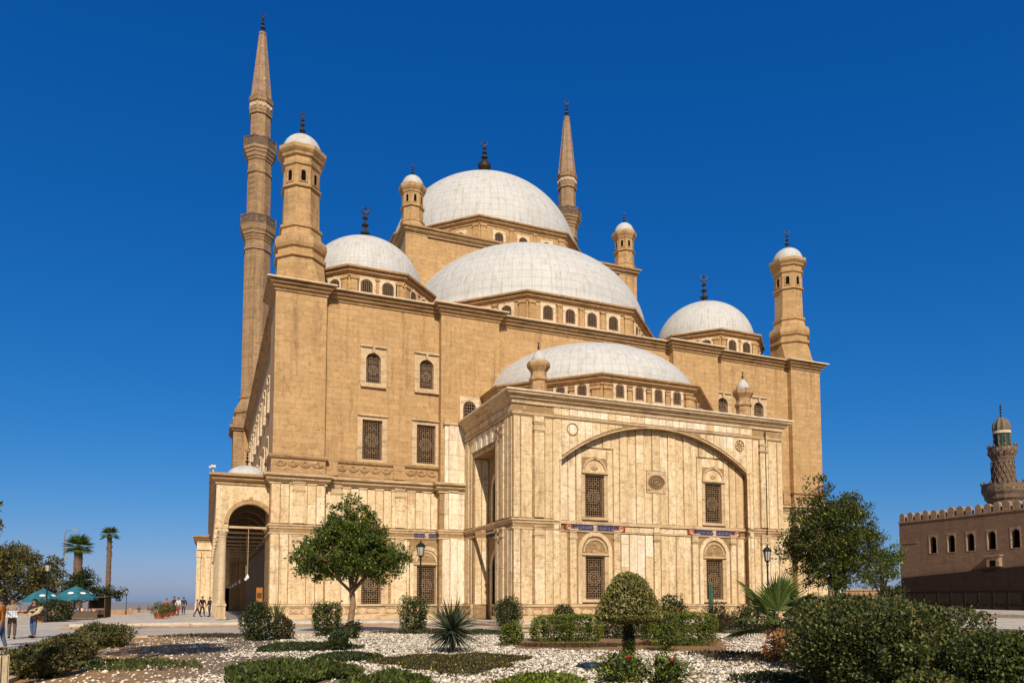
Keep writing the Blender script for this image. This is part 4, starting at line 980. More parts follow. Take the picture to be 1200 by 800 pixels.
# loose stones in view (one object)
def stones(n=72000):
    N = n*4; d = 9.5+28*rng.random(N)**.8; px = rng.uniform(-40,1240,N); t = np.arctan((px-600)/866)+A_; rr = d/np.cos(t-A_)
    x = rr*np.sin(t); y = rr*np.cos(t)
    keep = (x>-3.4)&(y<43)&((y<37)|(x>17.8))&(x<42)
    keep &= ~((px > 606+6*np.sin(d*3))&(px < 852+8*np.sin(d*4))&(d > 23.6+(850-px)*.0075+.25*np.sin(px*.11))&(d < 33))
    dens = nz2(x,y,1.1,5)+.25; left = np.clip(1.15-(x+3.5)/8.5,0,1.1)*np.clip((y-8)/12,0,1); keep &= (nz2(x,y,2.4,9)+nz2(x,y,7,10)*.6 > -.62+.25*rng.random(N)); keep &= rng.random(N) < np.where(left*1.4-dens*1.0 > rng.random(N)*.55, .10, 1)
    x,y = x[keep][:n],y[keep][:n]; m = len(x)
    base = np.array([(1,0,0),(-1,0,0),(0,1,0),(0,-1,0),(0,0,1),(0,0,-1)],float)
    s = rng.uniform(.014,.055,m)*(1+.9*(rng.random(m)>.9)); v = base[None]*s[:,None,None]*rng.uniform(.55,1.35,(m,6,3))
    v[:,:,2] *= .6; a = rng.uniform(0,6.28,m); c,s_ = np.cos(a)[:,None],np.sin(a)[:,None]
    vx = v[:,:,0]*c-v[:,:,1]*s_+x[:,None]; vy = v[:,:,0]*s_+v[:,:,1]*c+y[:,None]; vz = v[:,:,2]+.012+rng.uniform(.0,.03,m)[:,None]
    V = np.stack([vx,vy,vz],-1).reshape(-1,3)
    f = np.array([(0,2,4),(2,1,4),(1,3,4),(3,0,4),(2,0,5),(1,2,5),(3,1,5),(0,3,5)]); Fc = (f[None]+6*np.arange(m)[:,None,None]).reshape(-1,3)
    mt, nn, b = mat('white_marble_chips'); g = nn.nodes.new('ShaderNodeNewGeometry')
    nn.links.new(ramp(nn, g.outputs['Random Per Island'], [(0,(.20,.13,.07)),(.2,(.40,.31,.21)),(.45,(.62,.54,.42)),(1,(.80,.74,.61))]), b.inputs['Base Color'])
    o = link('gravel', np_mesh('gravel', V, Fc, 3, mt)); o['kind'] = 'stuff'; tag(o,'white marble gravel chips spread over the garden bed','gravel')
stones()

# ================================================================ PLANTS
def leaf_mat(name, dark, mid, light, rare=None, rough=.55, trans=.25):
    m, n, b = mat(name); g = n.nodes.new('ShaderNodeNewGeometry')
    st = [(0,dark),(.45,mid),(.88,light)]+([(.965,light),(.975,rare)] if rare else [(1,light)])
    c = ramp(n, g.outputs['Random Per Island'], st)
    c = mix(n, ramp(n, noise(n,pos(n),.9,3), [(.35,0),(.7,.35)]), c, tuple(x*.55 for x in mid))
    n.links.new(c, b.inputs['Base Color']); b.inputs['Roughness'].default_value = rough; b.inputs['Specular IOR Level'].default_value = .35
    t = n.nodes.new('ShaderNodeBsdfTranslucent'); n.links.new(mix(n,.5,c,light), t.inputs[0]); ms = n.nodes.new('ShaderNodeMixShader'); ms.inputs[0].default_value = trans
    n.links.new(b.outputs[0], ms.inputs[1]); n.links.new(t.outputs[0], ms.inputs[2]); out = [q for q in n.nodes if q.type=='OUTPUT_MATERIAL'][0]; n.links.new(ms.outputs[0], out.inputs[0])
    return m
M['citrus'] = leaf_mat('citrus_leaves', (.022,.045,.006), (.055,.09,.010), (.17,.20,.025), (.62,.50,.03))
M['citrusdark'] = leaf_mat('dark_citrus_leaves', (.018,.034,.006), (.042,.066,.010), (.13,.145,.022), (.5,.4,.03))
M['speckle'] = leaf_mat('speckled_hedge_leaves', (.018,.028,.007), (.05,.07,.014), (.21,.20,.045), (.32,.18,.07))
M['boxleaf'] = leaf_mat('hedge_leaves', (.022,.035,.008), (.055,.08,.014), (.16,.18,.03))
M['dullleaf'] = leaf_mat('dull_olive_leaves', (.03,.036,.012), (.075,.075,.02), (.24,.20,.05))
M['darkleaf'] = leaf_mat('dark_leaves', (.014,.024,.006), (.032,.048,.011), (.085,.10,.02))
M['brightleaf'] = leaf_mat('fresh_leaves', (.03,.06,.008), (.105,.14,.013), (.28,.30,.03))
M['brownleaf'] = leaf_mat('brownish_leaves', (.035,.028,.012), (.075,.055,.022), (.14,.10,.04))
M['redleaf'] = leaf_mat('dark_red_leaves', (.04,.016,.012), (.075,.028,.018), (.11,.06,.025))
M['goldleaf'] = leaf_mat('variegated_leaves', (.05,.06,.012), (.18,.165,.035), (.48,.42,.13))
M['bedleaf'] = leaf_mat('bed_leaves', (.035,.03,.012), (.07,.06,.02), (.13,.115,.03), (.95,.62,.02))
M['palm'] = leaf_mat('palm_leaves', (.05,.085,.018), (.11,.16,.03), (.20,.26,.06), trans=.4)
M['yucca'] = leaf_mat('yucca_leaves', (.03,.05,.025), (.07,.10,.045), (.22,.24,.14))
M['deadfrond'] = leaf_mat('dead_fronds', (.20,.07,.02), (.42,.17,.05), (.60,.30,.10))
M['bark'] = plain('pale_bark', (.32,.20,.12), .9, 0, .5, 9)
M['darkbark'] = plain('dark_bark', (.10,.065,.04), .9, 0, .5, 9)
M['palmbark'] = plain('palm_bark', (.20,.13,.085), .9, 0, .5, 7)
def leaf_geo(P, Nn, size, asp=.5, up=.3, r_=rng):
    n = len(P); a = Nn*.5+r_.normal(0,.75,(n,3)); a[:,2] += up; a /= np.linalg.norm(a,axis=1)[:,None]
    b = np.cross(a, r_.normal(0,1,(n,3))+Nn*.8); b /= np.linalg.norm(b,axis=1)[:,None]+1e-9
    s = (size*r_.uniform(.45,1.45,n))[:,None]; nn = np.cross(a,b)
    V = np.stack([P, P+a*s*.5+b*s*asp*.5+nn*s*.08, P+a*s, P+a*s*.5-b*s*asp*.5+nn*s*.08],1).reshape(-1,3)
    return V
def leaves_obj(name, V, m, parent=None, loc=(0,0,0)):
    F = np.arange(len(V)).reshape(-1,4); return link(name, np_mesh(name, V, F, 4, m), parent, loc)
def blob_pts(n, rx, ry, rz, cz, shape='round', seed=0, lump=.14, shell=.35, zmin=.0, tumble=3.0, loose=0):
    r_ = np.random.default_rng(seed); D = r_.normal(0,1,(n,3)); D /= np.linalg.norm(D,axis=1)[:,None]
    if shape in ('box','soft'):
        e_ = 7 if shape == 'box' else 3.6; k = (np.abs(D)**e_).sum(1)**(-1/e_); D2 = D*k[:,None]
    elif shape == 'dome':                               # flat-bottomed egg dome
        D2 = D.copy(); low = D2[:,2] < 0; D2[low,2] *= .18
        hz = np.clip(D2[:,2],0,1); D2[:,:2] *= (1-.34*hz[:,None]*(1-hz[:,None]*.3))
    else: D2 = D
    q = r_.normal(0,1,(9,3))*tumble; ph = r_.uniform(0,6.28,9)
    L = 1+lump*sum(np.sin(D@q[i]+ph[i]) for i in range(9))/3
    s = (1-shell*r_.random(n)**2)*L
    if loose > 0:                                     # stray shoots and thin patches
        gap = sum(np.sin(D@(q[i]*2.1)+ph[i]*1.7) for i in range(9))/3; keep_ = r_.random(n) > np.clip(gap*loose*1.1,0,.75); s = s*(1+loose*.22*(r_.random(n)>.93)*r_.random(n))
        D2,s,D = D2[keep_],s[keep_],D[keep_]
    P = D2*s[:,None]*np.array([rx,ry,rz]); P[:,2] += cz
    k = P[:,2] > zmin; return P[k], D[k]
def bush(name, label, cat, px, d, w, h, n, leaf, m, shape='round', dep=None, seed=0, group=None, lump=.14, cz=None, xy=None, stem=True, shell=.35, asp=.55, loose=.7):
    x,y = xy or at(px,d); dep = dep or w; cz = h*.45 if cz is None else cz
    P,D = blob_pts(n, w/2, dep/2, h-cz if shape != 'box' else h/2, cz if shape != 'box' else h/2, shape, seed, lump, shell, .01, loose=loose)
    V = leaf_geo(P, D, leaf, asp, r_=np.random.default_rng(seed+5))
    if not stem: return tag(leaves_obj(name, V, M[m], None, (x,y,.01)), label, cat, group)
    t = thing(name, label, cat, (x,y,.0), 0, group)
    leaves_obj('foliage', V, M[m], t)
    tr = MB(); r_ = random.Random(seed)
    for k in range(9):
        a = r_.uniform(0,6.28); rr = r_.uniform(.2,.75)
        tr.tube([(.04*math.cos(a)*w,.04*math.sin(a)*w,-.02),(rr*.35*w*math.cos(a),rr*.35*dep*math.sin(a),h*.45),(rr*.48*w*math.cos(a),rr*.45*dep*math.sin(a),h*.8)],[.025,.018,.006],5)
    # dark inner leaves fill the middle of the bush
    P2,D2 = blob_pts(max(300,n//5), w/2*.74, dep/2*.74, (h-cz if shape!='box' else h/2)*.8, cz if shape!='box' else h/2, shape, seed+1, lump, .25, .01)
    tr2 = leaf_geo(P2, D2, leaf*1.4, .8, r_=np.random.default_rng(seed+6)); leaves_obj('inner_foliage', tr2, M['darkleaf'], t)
    tr.build('branches', M['darkbark'], t)
    return t
def tree(name, label, cat, xy, trunk_h, ells, nclump, per, leaf, m, seed=1, bark='bark', tr=.16, clr=.42, group=None, bend=.15):
    r_ = np.random.default_rng(seed); t = thing(name, label, cat, (xy[0],xy[1],0), 0, group)
    C = []
    wts = np.array([a*b*c_ for (_,_,_,a,b,c_) in ells]); wts = wts/wts.sum()
    for (cx,cy,cz,a,b,c_),w_ in zip(ells,wts):
        k = int(nclump*w_); D = r_.normal(0,1,(k,3)); D /= np.linalg.norm(D,axis=1)[:,None]; s = r_.random(k)**.38
        C.append(np.array([cx,cy,cz])+D*s[:,None]*np.array([a,b,c_]))
    C = np.concatenate(C); cen = np.average([e[:3] for e in ells],axis=0,weights=wts)
    V = []
    for c_ in C:
        k = int(per*r_.uniform(.6,1.3)); rad = clr*r_.uniform(.7,1.3)
        D = r_.normal(0,1,(k,3)); D /= np.linalg.norm(D,axis=1)[:,None]; P = c_+D*(rad*r_.random(k)**.45)[:,None]*np.array([1,1,.75])
        out = (c_-cen); out /= np.linalg.norm(out)+1e-6; V.append(leaf_geo(P, D*.6+out*.6, leaf, .48, .15, r_))
    leaves_obj('crown', np.concatenate(V), M[m], t)
    mb = MB(); fk = Vector((bend*.5,0,trunk_h)); mb.tube([(0,0,-.05),(bend*.3,.02,trunk_h*.35),(bend*.9,-.02,trunk_h*.7),fk],[tr*1.25,tr,tr*.9,tr*.8],10)
    mains = []
    for k in range(7):
        a = k*2*math.pi/7+.3; e = ells[k%len(ells)]
        p = Vector((e[0]+e[3]*.5*math.cos(a), e[1]+e[4]*.5*math.sin(a), e[2]+e[5]*.1)); md_ = fk.lerp(p,.5)+Vector((0,0,-.15))
        mb.tube([fk-Vector((0,0,.1)),md_,p],[tr*.55,tr*.35,tr*.18],6); mains += [md_,p]
    for c_ in C[::2]:
        q = Vector(c_); b0 = min(mains, key=lambda w_: (w_-q).length); mb.tube([b0,b0.lerp(q,.5)+Vector((0,0,.06)),q],[.035,.022,.008],4)
    mb.build('trunk', M[bark], t); return t
# orange tree before the left facade
tx = (6.98,39.22)
tree('orange_tree', 'orange tree with a dense bushy crown and bare slender trunk before the left facade', 'tree', tx, 2.2,
     [(0.0,0,4.0,3.05,2.3,1.15),(-.1,0,4.9,2.1,1.8,1.2),(-.25,0,6.1,1.1,1.0,1.0),(-.2,0,6.8,.35,.35,.75),(1.7,0,3.6,1.3,1.5,1.0),(-1.7,0,3.7,1.3,1.5,.9),(.9,0,5.7,.8,.9,.7),(-1.0,0,5.4,.8,.9,.7)], 540, 64, .155, 'citrus', 3, 'bark', .17, .36)
# tree right of the mosque
tree('broadleaf_tree', 'wide loose green tree with see-through crown at the right corner of the mosque', 'tree', at(977,42), 2.5,
     [(0,0,5.2,3.0,2.5,2.1),(-.2,0,6.9,1.9,1.8,1.3),(-1.6,0,4.4,1.7,1.7,1.4),(1.6,0,4.6,1.8,1.6,1.6),(-1.0,0,8.0,.7,.7,.8),(1.3,0,6.6,1.5,1.3,1.2),(-2.1,0,5.6,1.1,1,1),(0,0,3.2,2.4,2,1.0)], 600, 62, .15, 'citrusdark', 8, 'darkbark', .14, .42)
tree('broadleaf_tree', 'smaller tree behind the wide loose tree, beside the brown building', 'tree', at(1030,52), 2.0,
     [(0,0,4.0,1.7,1.5,1.5),(.7,0,4.9,1.0,1,.9)], 120, 46, .16, 'citrus', 12, 'darkbark', .12, .4)
tree('broad_tree', 'large dull green and brown tree left of the blue parasols', 'tree', at(10,76), 1.4,
     [(0,0,4.4,5.0,4.2,3.0),(-1.4,0,6.4,3.0,2.6,1.7),(3.2,0,3.2,2.4,2.4,2.2),(-4.5,0,4.2,3,3,3)], 480, 64, .26, 'dullleaf', 15, 'darkbark', .26, .65)
tree('overhanging_tree', 'twigs of a taller tree reaching in at the left edge above the dull green tree', 'tree', at(-38,24), 3.2,
     [(0,0,4.2,.9,.9,1.0),(.2,0,4.9,.6,.6,.6)], 50, 40, .16, 'dullleaf', 16, 'darkbark', .1, .3)
tree('tall_tree','tall tree by the left path outside the photograph, casting its shade on the garden','tree',(-5.6,8.0),12.5,[(0,0,15.5,2.0,2.0,1.7),(1.2,.5,14.4,1.2,1.2,.9)],120,36,.24,'citrus',19,'bark',.16,.5)
# shrubs along the road edge
G1 = 'clipped shrubs along the garden edge'
bush('shrub','wide leafy shrub left of the orange tree with an agave poking out','shrub',303,gd(750),1.35,1.65,3800,.085,'darkleaf',seed=21,group=G1)
bush('shrub','smaller reddish speckled shrub touching the wide shrub left of the orange tree','shrub',333,gd(749),.95,1.1,2400,.08,'brownleaf',seed=22,group=G1)
bush('shrub','upright shrub just left of the orange tree trunk','shrub',385,gd(745),1.3,1.55,3800,.085,'boxleaf','box',seed=23,group=G1,lump=.2)
bush('shrub','tall blocky shrub beneath the lamp post between orange tree and yucca','shrub',486,gd(742),1.3,1.75,4200,.085,'boxleaf','box',seed=24,group=G1,lump=.16)
bush('shrub','rounded dark shrub in front of the porch corner','shrub',596,gd(736),1.7,1.85,4600,.095,'darkleaf',seed=25,group=G1,lump=.22)
bush('low_shrub','small fresh green bush in front of the dark corner shrub','shrub',600,gd(755),.85,.85,2200,.07,'brightleaf',seed=26)
bush('low_shrub','small ragged plant at the foot of the orange tree','shrub',414,gd(748),.8,.8,1000,.08,'darkleaf',seed=27,lump=.3)
bush('low_shrub','small dark bush between the orange tree shrub and the low ground cover','shrub',398,gd(762),.7,.7,1200,.08,'darkleaf',seed=28,lump=.3)
bush('ball_shrub','small neat ball-shaped shrub behind the left hedge block','shrub',660,41,1.4,1.5,3200,.08,'darkleaf',seed=29,lump=.05)
bush('shrub','ragged shrub behind the right hedge block','shrub',786,41,1.6,1.95,2600,.11,'darkleaf',seed=30,lump=.3)
bush('shrub','dark wide shrub left of the fan palm near the porch','shrub',885,38,2.6,1.45,4500,.09,'darkleaf',seed=31,lump=.12)
bush('shrub','tuft of bushes around the foot of the columnar cactus','shrub',838,38,1.15,1.55,1900,.09,'brownleaf',seed=32,lump=.3)
bush('shrub','low dark red shrub beside the right hedge block','shrub',848,gd(737),1.5,.85,2600,.08,'redleaf',seed=33,lump=.25)
# clipped hedges in the middle
def hedge(label, x0px, x1px, pyb, top, dep, m, seed, n, leaf=.075, cat='hedge', nm='hedge'):
    d = gd(pyb); c_ = (x0px+x1px)/2; w_ = (x1px-x0px)*d/866; h = 1.65-(top-704)*d/866
    x,y = at(c_, d+dep*.5)
    o = bush(nm, label, cat, 0, 0, w_, h, n, leaf, m, 'box', dep, seed, 'clipped hedge blocks', .035, xy=(x,y), shell=.16, loose=.35); o.rotation_euler[2] = R(-14); return o
hedge('clipped green hedge block left of the domed topiary',624,704,752,721,1.6,'brightleaf',41,12000,.06)
hedge('clipped green hedge block right of the domed topiary with roses before it',752,836,757,718,1.5,'brightleaf',42,12500,.06)
hedge('brown thinning hedge section directly behind the domed topiary',700,758,748,722,1.2,'brownleaf',43,4500,.075)
# domed topiary on a stem
def topiary():
    d = gd(790); x,y = at(736,d); t = thing('topiary','domed topiary shrub clipped on a short dark stem in the gravel','topiary',(x,y,0))
    P,D = blob_pts(16000,.74,.74,.96,1.34,'dome',51,.03,.14,.2); leaves_obj('crown', leaf_geo(P,D,.045,.6), M['goldleaf'], t)
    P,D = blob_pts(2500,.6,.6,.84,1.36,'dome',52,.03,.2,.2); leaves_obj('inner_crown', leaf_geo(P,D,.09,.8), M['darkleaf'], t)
    mb = MB(); mb.tube([(.02,0,-.02),(-.02,.01,.5),(.03,0,1.0),(0,0,1.4)],[.07,.055,.05,.06],8)
    for k in range(8): mb.tube([(0,0,1.1),(.5*math.cos(k),.5*math.sin(k),1.35)],[.03,.01],5)
    mb.build('stem', M['darkbark'], t)
    P,D = blob_pts(2400,.13,.13,.58,.66,'round',53,.15,.6,.02); leaves_obj('climber', leaf_geo(P,D,.05,.6), M['darkleaf'], t)
topiary()
def roses(label, px, d, w, h, n, seed, fl, m='brightleaf'):
    t = bush('rose_bush', label, 'rose bush', px, d, w, h, n, .06, m, seed=seed, lump=.35, group='rose bushes in the gravel')
    for (fx,fz) in fl:
        q = MB(); r0 = MB()
        for k in range(9):
            a = k*2.4; q.blob((.022*math.cos(a)*(k/5),.022*math.sin(a)*(k/5),.012*(k%3)),(.028,.028,.022),6,4)
        b = q.build('flower', M['rosered'], t, loc=(fx,-w*.42,fz))
        q = MB(); q.tube([(0,0,0),(.01,.1,-.35)],.006,4); q.build('flower_stalk', M['darkleaf'], b)
    return t
M['rosered'] = plain('red_petals', (.45,.015,.01), .6, 0, .3, 20)
roses('tall rose bush with dark red blooms in front of the right hedge block',781,gd(762),1.0,1.35,2600,61,[(-.38,1.24),(.12,1.36)])
roses('low rose bush with one orange bloom left of the topiary stem',727,gd(799),1.0,.62,2200,62,[(-.1,.55)])
roses('low rose bush right of the topiary stem',780,gd(801),.7,.55,1800,63,[(-.1,.5)])
# yucca
def spikes(mb_pts, n, L, w0, th0, th1, c, seed, droop=.25):
    r_ = np.random.default_rng(seed); V = []; F = []
    for i in range(n):
        a = r_.uniform(0,2*np.pi); el = th0+(th1-th0)*r_.random(); l = L*r_.uniform(.7,1.15); u = np.array([math.cos(a)*math.cos(el),math.sin(a)*math.cos(el),math.sin(el)]); s = np.array([-math.sin(a),math.cos(a),0])*w0
        b = len(V)
        nn_ = np.cross(u, s/w0); nn_ = nn_/np.linalg.norm(nn_)*w0*.55
        for k in range(5):
            t = k/4; p = np.array(c)+u*l*t+np.array([0,0,-droop*l*t*t*math.cos(el)]); ww = (1-t)*(.6+1.2*t) if k < 4 else .02
            V += [p-s*ww, p+s*ww, p-nn_*ww, p-nn_*ww]
        for k in range(4):
            q = b+4*k; F += [(q,q+1,q+5,q+4),(q+1,q+2,q+6,q+5),(q+2,q,q+4,q+6)]
    return np.array(V),np.array(F)
x,y = at(530,gd(764)); t = thing('yucca','large spiky yucca at the back of the yellow flower bed','yucca',(x,y,0))
V,F = spikes(None,230,1.2,.042,-.35,1.2,(0,0,.74),71,.12); link('leaves', np_mesh('leaves',V,F,4,M['yucca']), t)
V,F = spikes(None,150,.95,.03,-.8,.15,(0,0,.66),72,.2); link('old_leaves', np_mesh('old_leaves',V,F,4,M['deadyucca'] if 'deadyucca' in M else M['yucca']), t)
mb = MB(); mb.tube([(0,0,-.02),(.03,0,.4),(0,0,.8)],[.12,.1,.08],8); mb.build('trunk', M['palmbark'], t)
x,y = at(325,gd(748)); t = thing('agave','bright pointed agave rising out of the shrubs left of the orange tree','agave',(x,y,0))
V,F = spikes(None,26,1.0,.05,.7,1.5,(0,0,.75),73,.05); link('leaves', np_mesh('leaves',V,F,4,M['palm']), t)
mb = MB(); mb.tube([(0,0,-.02),(0,0,.8)],[.07,.05],8); mb.build('trunk', M['palmbark'], t)
# columnar cactus
x,y = at(832,38.5); mb = MB(); mb.lathe(0,0,[(.10,-.02),(.12,.6),(.12,2.2),(.09,2.5),(.03,2.62)],16,flute=.25); o = mb.build('columnar_cactus', plain('cactus_skin',(.06,.13,.07),.7,0,.4,6), loc=(x,y,0)); tag(o,'tall blue green columnar cactus in front of the right lower window','cactus')
# flower bed and ground covers
def cover(label, px, d, w, dep, h, n, m, seed, leaf=.07, nm='ground_cover', cat='plant', shape='round', rz=-22):
    x,y = at(px,d); r_ = np.random.default_rng(seed); a = r_.uniform(0,6.28,n); q = np.sqrt(r_.random(n)); X = q*np.cos(a); Y_ = q*np.sin(a)
    edge = 1+.22*np.sin(3*a+seed)+.12*np.sin(7*a+seed*2); X*=edge; Y_*=edge
    hh = h*(1-.6*q**3)*(.75+.35*nz2(X*w,Y_*dep,5,seed)); P = np.stack([X*w/2,Y_*dep/2,np.maximum(.02,hh*r_.random(n)**.4)],-1)
    D = np.tile([0,0,1.0],(n,1))+r_.normal(0,.3,(n,3)); o = leaves_obj(nm, leaf_geo(P,D,leaf,.45,.5,r_), M[m], None, (x,y,.01)); o.rotation_euler[2] = R(rz)
    return tag(o,label,cat)
cover('oval bed of small brownish plants with yellow flowers in front of the yucca',533,19.6,3.7,5.2,.2,30000,'bedleaf',81,.055,'flower_bed','flower bed')
cover('spreading deep green ground cover in the lower left of the gravel',338,15.8,2.5,3.2,.42,16000,'boxleaf',82,.10)
cover('low dark ground cover between the shrubs and the orange tree',360,25.5,3.2,3.4,.22,9000,'darkleaf',83,.08)
cover('small dark ground cover patch right of the orange tree shrub',408,21,1.9,2.4,.2,5000,'darkleaf',84,.08)
cover('clump of pointed leaves cut by the bottom edge below the flower bed',460,14.1,1.5,1.6,.3,4500,'boxleaf',85,.12)
cover('fresh green clump cut by the bottom edge right of the flower bed',640,14.3,1.6,1.5,.26,4500,'brightleaf',86,.09)
cover('patchy brown ground cover right of the dark corner shrub',560,37,4.0,2.6,.25,3500,'darkleaf',87,.09)
cover('thin dry ground cover strip in front of the left hedge block',668,27,4.6,1.6,.12,3500,'brownleaf',88,.07)
cover('thin dark plants scattered on the gravel left of the fan palm',862,21.5,2.6,3.5,.16,1500,'brownleaf',89,.09)
cover('thin green plants around the foot of the left clipped bushes',150,18.5,3.4,3.0,.16,1900,'boxleaf',90,.09)
cover('low dry plants along the kerb left of the leafy shrub',262,34,5.5,2.4,.16,3500,'brownleaf',91,.08)
cover('sparse dark plants on the gravel below the fan palm',920,15.2,2.2,2.0,.18,1800,'darkleaf',92,.09)
cover('low brown plants around the tall blocky shrub',500,37.5,4.4,2.4,.25,4000,'brownleaf',93,.09)
# bushes at the left edge of the garden
GL = 'rounded bushes lining the left path'
bush('clipped_bush','nearest rounded bush lining the left path, darkest of its row','bush',50,16.2,1.25,.70,6500,.07,'dullleaf',seed=101,group=GL,dep=1.6)
bush('clipped_bush','yellowish rounded bush second from the camera in the left path row','bush',84,20.5,1.45,.74,6500,.07,'goldleaf2' if 'goldleaf2' in M else 'dullleaf',seed=102,group=GL,dep=2.2)
bush('clipped_bush','long clipped bush farthest along the left path row','bush',124,27.0,1.9,.86,7000,.075,'dullleaf',seed=103,group=GL,dep=3.6)
# large bushes lower right
GR = 'big leafy bushes at the lower right'
bush('large_bush','largest leafy bush in the lower right foreground','bush',1024,12.6,2.2,1.6,42000,.062,'speckle','soft',seed=111,group=GR,dep=2.6,lump=.16,cz=.8)
bush('large_bush','tall leafy bush behind the largest one, under the loose tree','bush',1006,17.5,3.2,1.58,22000,.08,'speckle','soft',seed=112,group=GR,dep=3,lump=.16,cz=.79)
bush('large_bush','leafy bush sloping down to the right of the largest bush','bush',1050,11.6,1.4,1.2,20000,.06,'speckle',seed=113,group=GR,dep=2.0,lump=.2)
bush('large_bush','dark rounded bush at the right edge of the foreground','bush',1170,10.2,1.35,1.30,19000,.055,'boxleaf',seed=114,group=GR,dep=1.8,lump=.14)
bush('large_bush','low bush at the bottom between the two largest right bushes','bush',1085,9.9,.9,.66,8000,.055,'speckle',seed=115,group=GR,dep=1.2,lump=.15)
# fan palms
def fan(mb, c, dirv, L, n=26, spread=2.5, w=.03):
    """one fan leaf: folded blades radiating from the petiole end"""
    d0 = Vector(dirv).normalized(); side = d0.cross(Vector((0,0,1))).normalized(); nrm = side.cross(d0).normalized(); c = Vector(c)
    for k in range(n):
        a = -spread/2+spread*k/(n-1); u = d0*math.cos(a)+side*math.sin(a); s = side*math.cos(a)-d0*math.sin(a); l = L*(.72+.28*math.cos(a*.8))*random.uniform(.9,1.05)
        p1 = c+u*l*.55; p2 = c+u*l-nrm*l*.1; ww = w*L
        mb.add([c-nrm*.0, p1-s*ww+nrm*.01, p2, p1+s*ww+nrm*.01, p1-nrm*ww*.5], [(0,1,4),(0,4,3),(1,2,4),(4,2,3)])
def fan_palm(name, label, xy, h, trunk_r, fans, L, seed, pet=.6, group=None, skirt=0, dead='deadfrond', crownz=.25):
    random.seed(seed); t = thing(name, label, 'palm', (xy[0],xy[1],0), 0, group)
    mb = MB(); n = 24; pr = []
    for k in range(n+1):
        z = h*k/n; pr.append((trunk_r*(1.15-.3*z/h)*(1+.1*(k%2)), z))
    mb.lathe(0,0,[(a,z) for a,z in pr],12,cap=True)
    if skirt:
        for k in range(int(skirt)):
            a = random.uniform(0,6.28); z = h*random.uniform(.72,1.0) if h>3 else h*random.uniform(.1,1); r0 = trunk_r*.8; mb.tube([(r0*math.cos(a),r0*math.sin(a),z),((r0+.13)*math.cos(a),(r0+.13)*math.sin(a),z+.1)],[.05,.02],4)
    mb.build('trunk', M['palmbark'] if h > 2 else M['palmbark'], t)
    for k in range(fans):
        a = k*2.4+random.uniform(-.2,.2); el = 1.35-1.7*(k/fans)+random.uniform(-.1,.1); u = Vector((math.cos(a)*math.cos(el),math.sin(a)*math.cos(el),math.sin(el)))
        lf = MB(); c0 = Vector((0,0,h)); c1 = c0+u*pet; lf.tube([c0,c0.lerp(c1,.5)+Vector((0,0,.03)),c1],[.022*L,.016*L,.012*L],4)
        fan(lf, c1, (u+Vector((0,0,-.25))), L)
        lf.build('frond', M['palm'], t)
    return t
fp = fan_palm('fan_palm','short fan palm with broad green fans and orange dead leaf bases', at(908,gd(776)), .95, .1, 7, .95, 5, .75)
xf,yf = at(908,gd(776)); vv = Vector((xf,yf,0)).normalized(); rr_ = Vector((vv.y,-vv.x,0))
for dx_,up_,tw_,L_,pt_ in ((.12,1,-.28,1.08,.85),(-.62,.9,-.2,1.0,.75),(.7,.75,-.3,.95,.7),(-.15,1,.35,.9,.9)):
    lf = MB(); dd3 = (rr_*dx_+Vector((0,0,up_))+vv*tw_).normalized(); c0 = Vector((0,0,.95)); c1 = c0+dd3*pt_*.55; lf.tube([c0,c1],[.03,.018],4); fan(lf, c1, dd3, L_, 30, 2.7, .024); lf.build('frond', M['palm'], fp)
P,D = blob_pts(420,.27,.27,.55,.38,'round',121,.3,.5,.02); leaves_obj('dead_leaf_bases', leaf_geo(P,D,.2,.32), M['deadfrond'], fp)
fan_palm('fan_palm','thick-trunked fan palm rising behind the blue parasols', at(92,78), 7.3, .42, 26, 1.25, 6, .5, skirt=60)
fan_palm('fan_palm','thin tall fan palm right of the thick-trunked palm', at(128,80), 8.8, .24, 18, .85, 7, .35, skirt=40)
o = tree('creeper_bush','dark green creeper mass hanging over the souvenir kiosk','shrub', at(96,74), 1.6, [(0,0,2.9,1.5,1.2,1.3),(.3,0,4.0,1.2,1.0,.9),(2.4,0,2.5,1.6,1,.7)], 110, 60, .22, 'darkleaf', 18, 'darkbark', .12, .4)
bush('shrub','dark clipped bush left of the souvenir table','shrub',66,60,3.2,1.8,4000,.13,'darkleaf',seed=131)
bush('shrub','small young tree-like bush beside the brown building corner','shrub',1046,48,1.6,2.9,2200,.14,'darkleaf',seed=132,lump=.3)
M['galv'] = plain('grey_steel', (.30,.29,.27), .5, .4, .2, 5)
M['teal'] = plain('teal_blue_cloth', (.03,.17,.22), .8, 0, .45, 1.5)
# ================================================================ BROWN CITADEL BUILDING AND ITS MINARET
BX = 75.0
bt = thing('citadel_building','brown masonry building with rounded battlements and arched windows at the right','building',(BX,55,0))
BO = (BX,55,0); FM = MX(BX)
def bb(mb,name,m,parent=None): return mb.build(name, M[m], parent or bt, BO)
wins = [(58.3,.95),(56.1,.95),(53.9,.95),(51.6,.98),(49.15,1.0),(46.7,1.0),(44.3,1.0)]
mb = MB(); wall_holes(mb, FM, 25, 62.0, -.5, 10.85, [(c-w/2,c+w/2,7.0,8.95) for c,w in wins], .7); mb.box(BX, 95, 62.0, 62.6, -.5, 10.85); mb.box(BX+.8,95,25,62,-.5,10.6)
bb(mb,'wall','brown_stone')
mb = MB(); mb.mbox(FM,25,62.65,10.72,10.9,-.09,.5); mb.mbox(FM,60.2,62.6,8.3,8.42,-.06,0); bb(mb,'string_course','brown_trim')
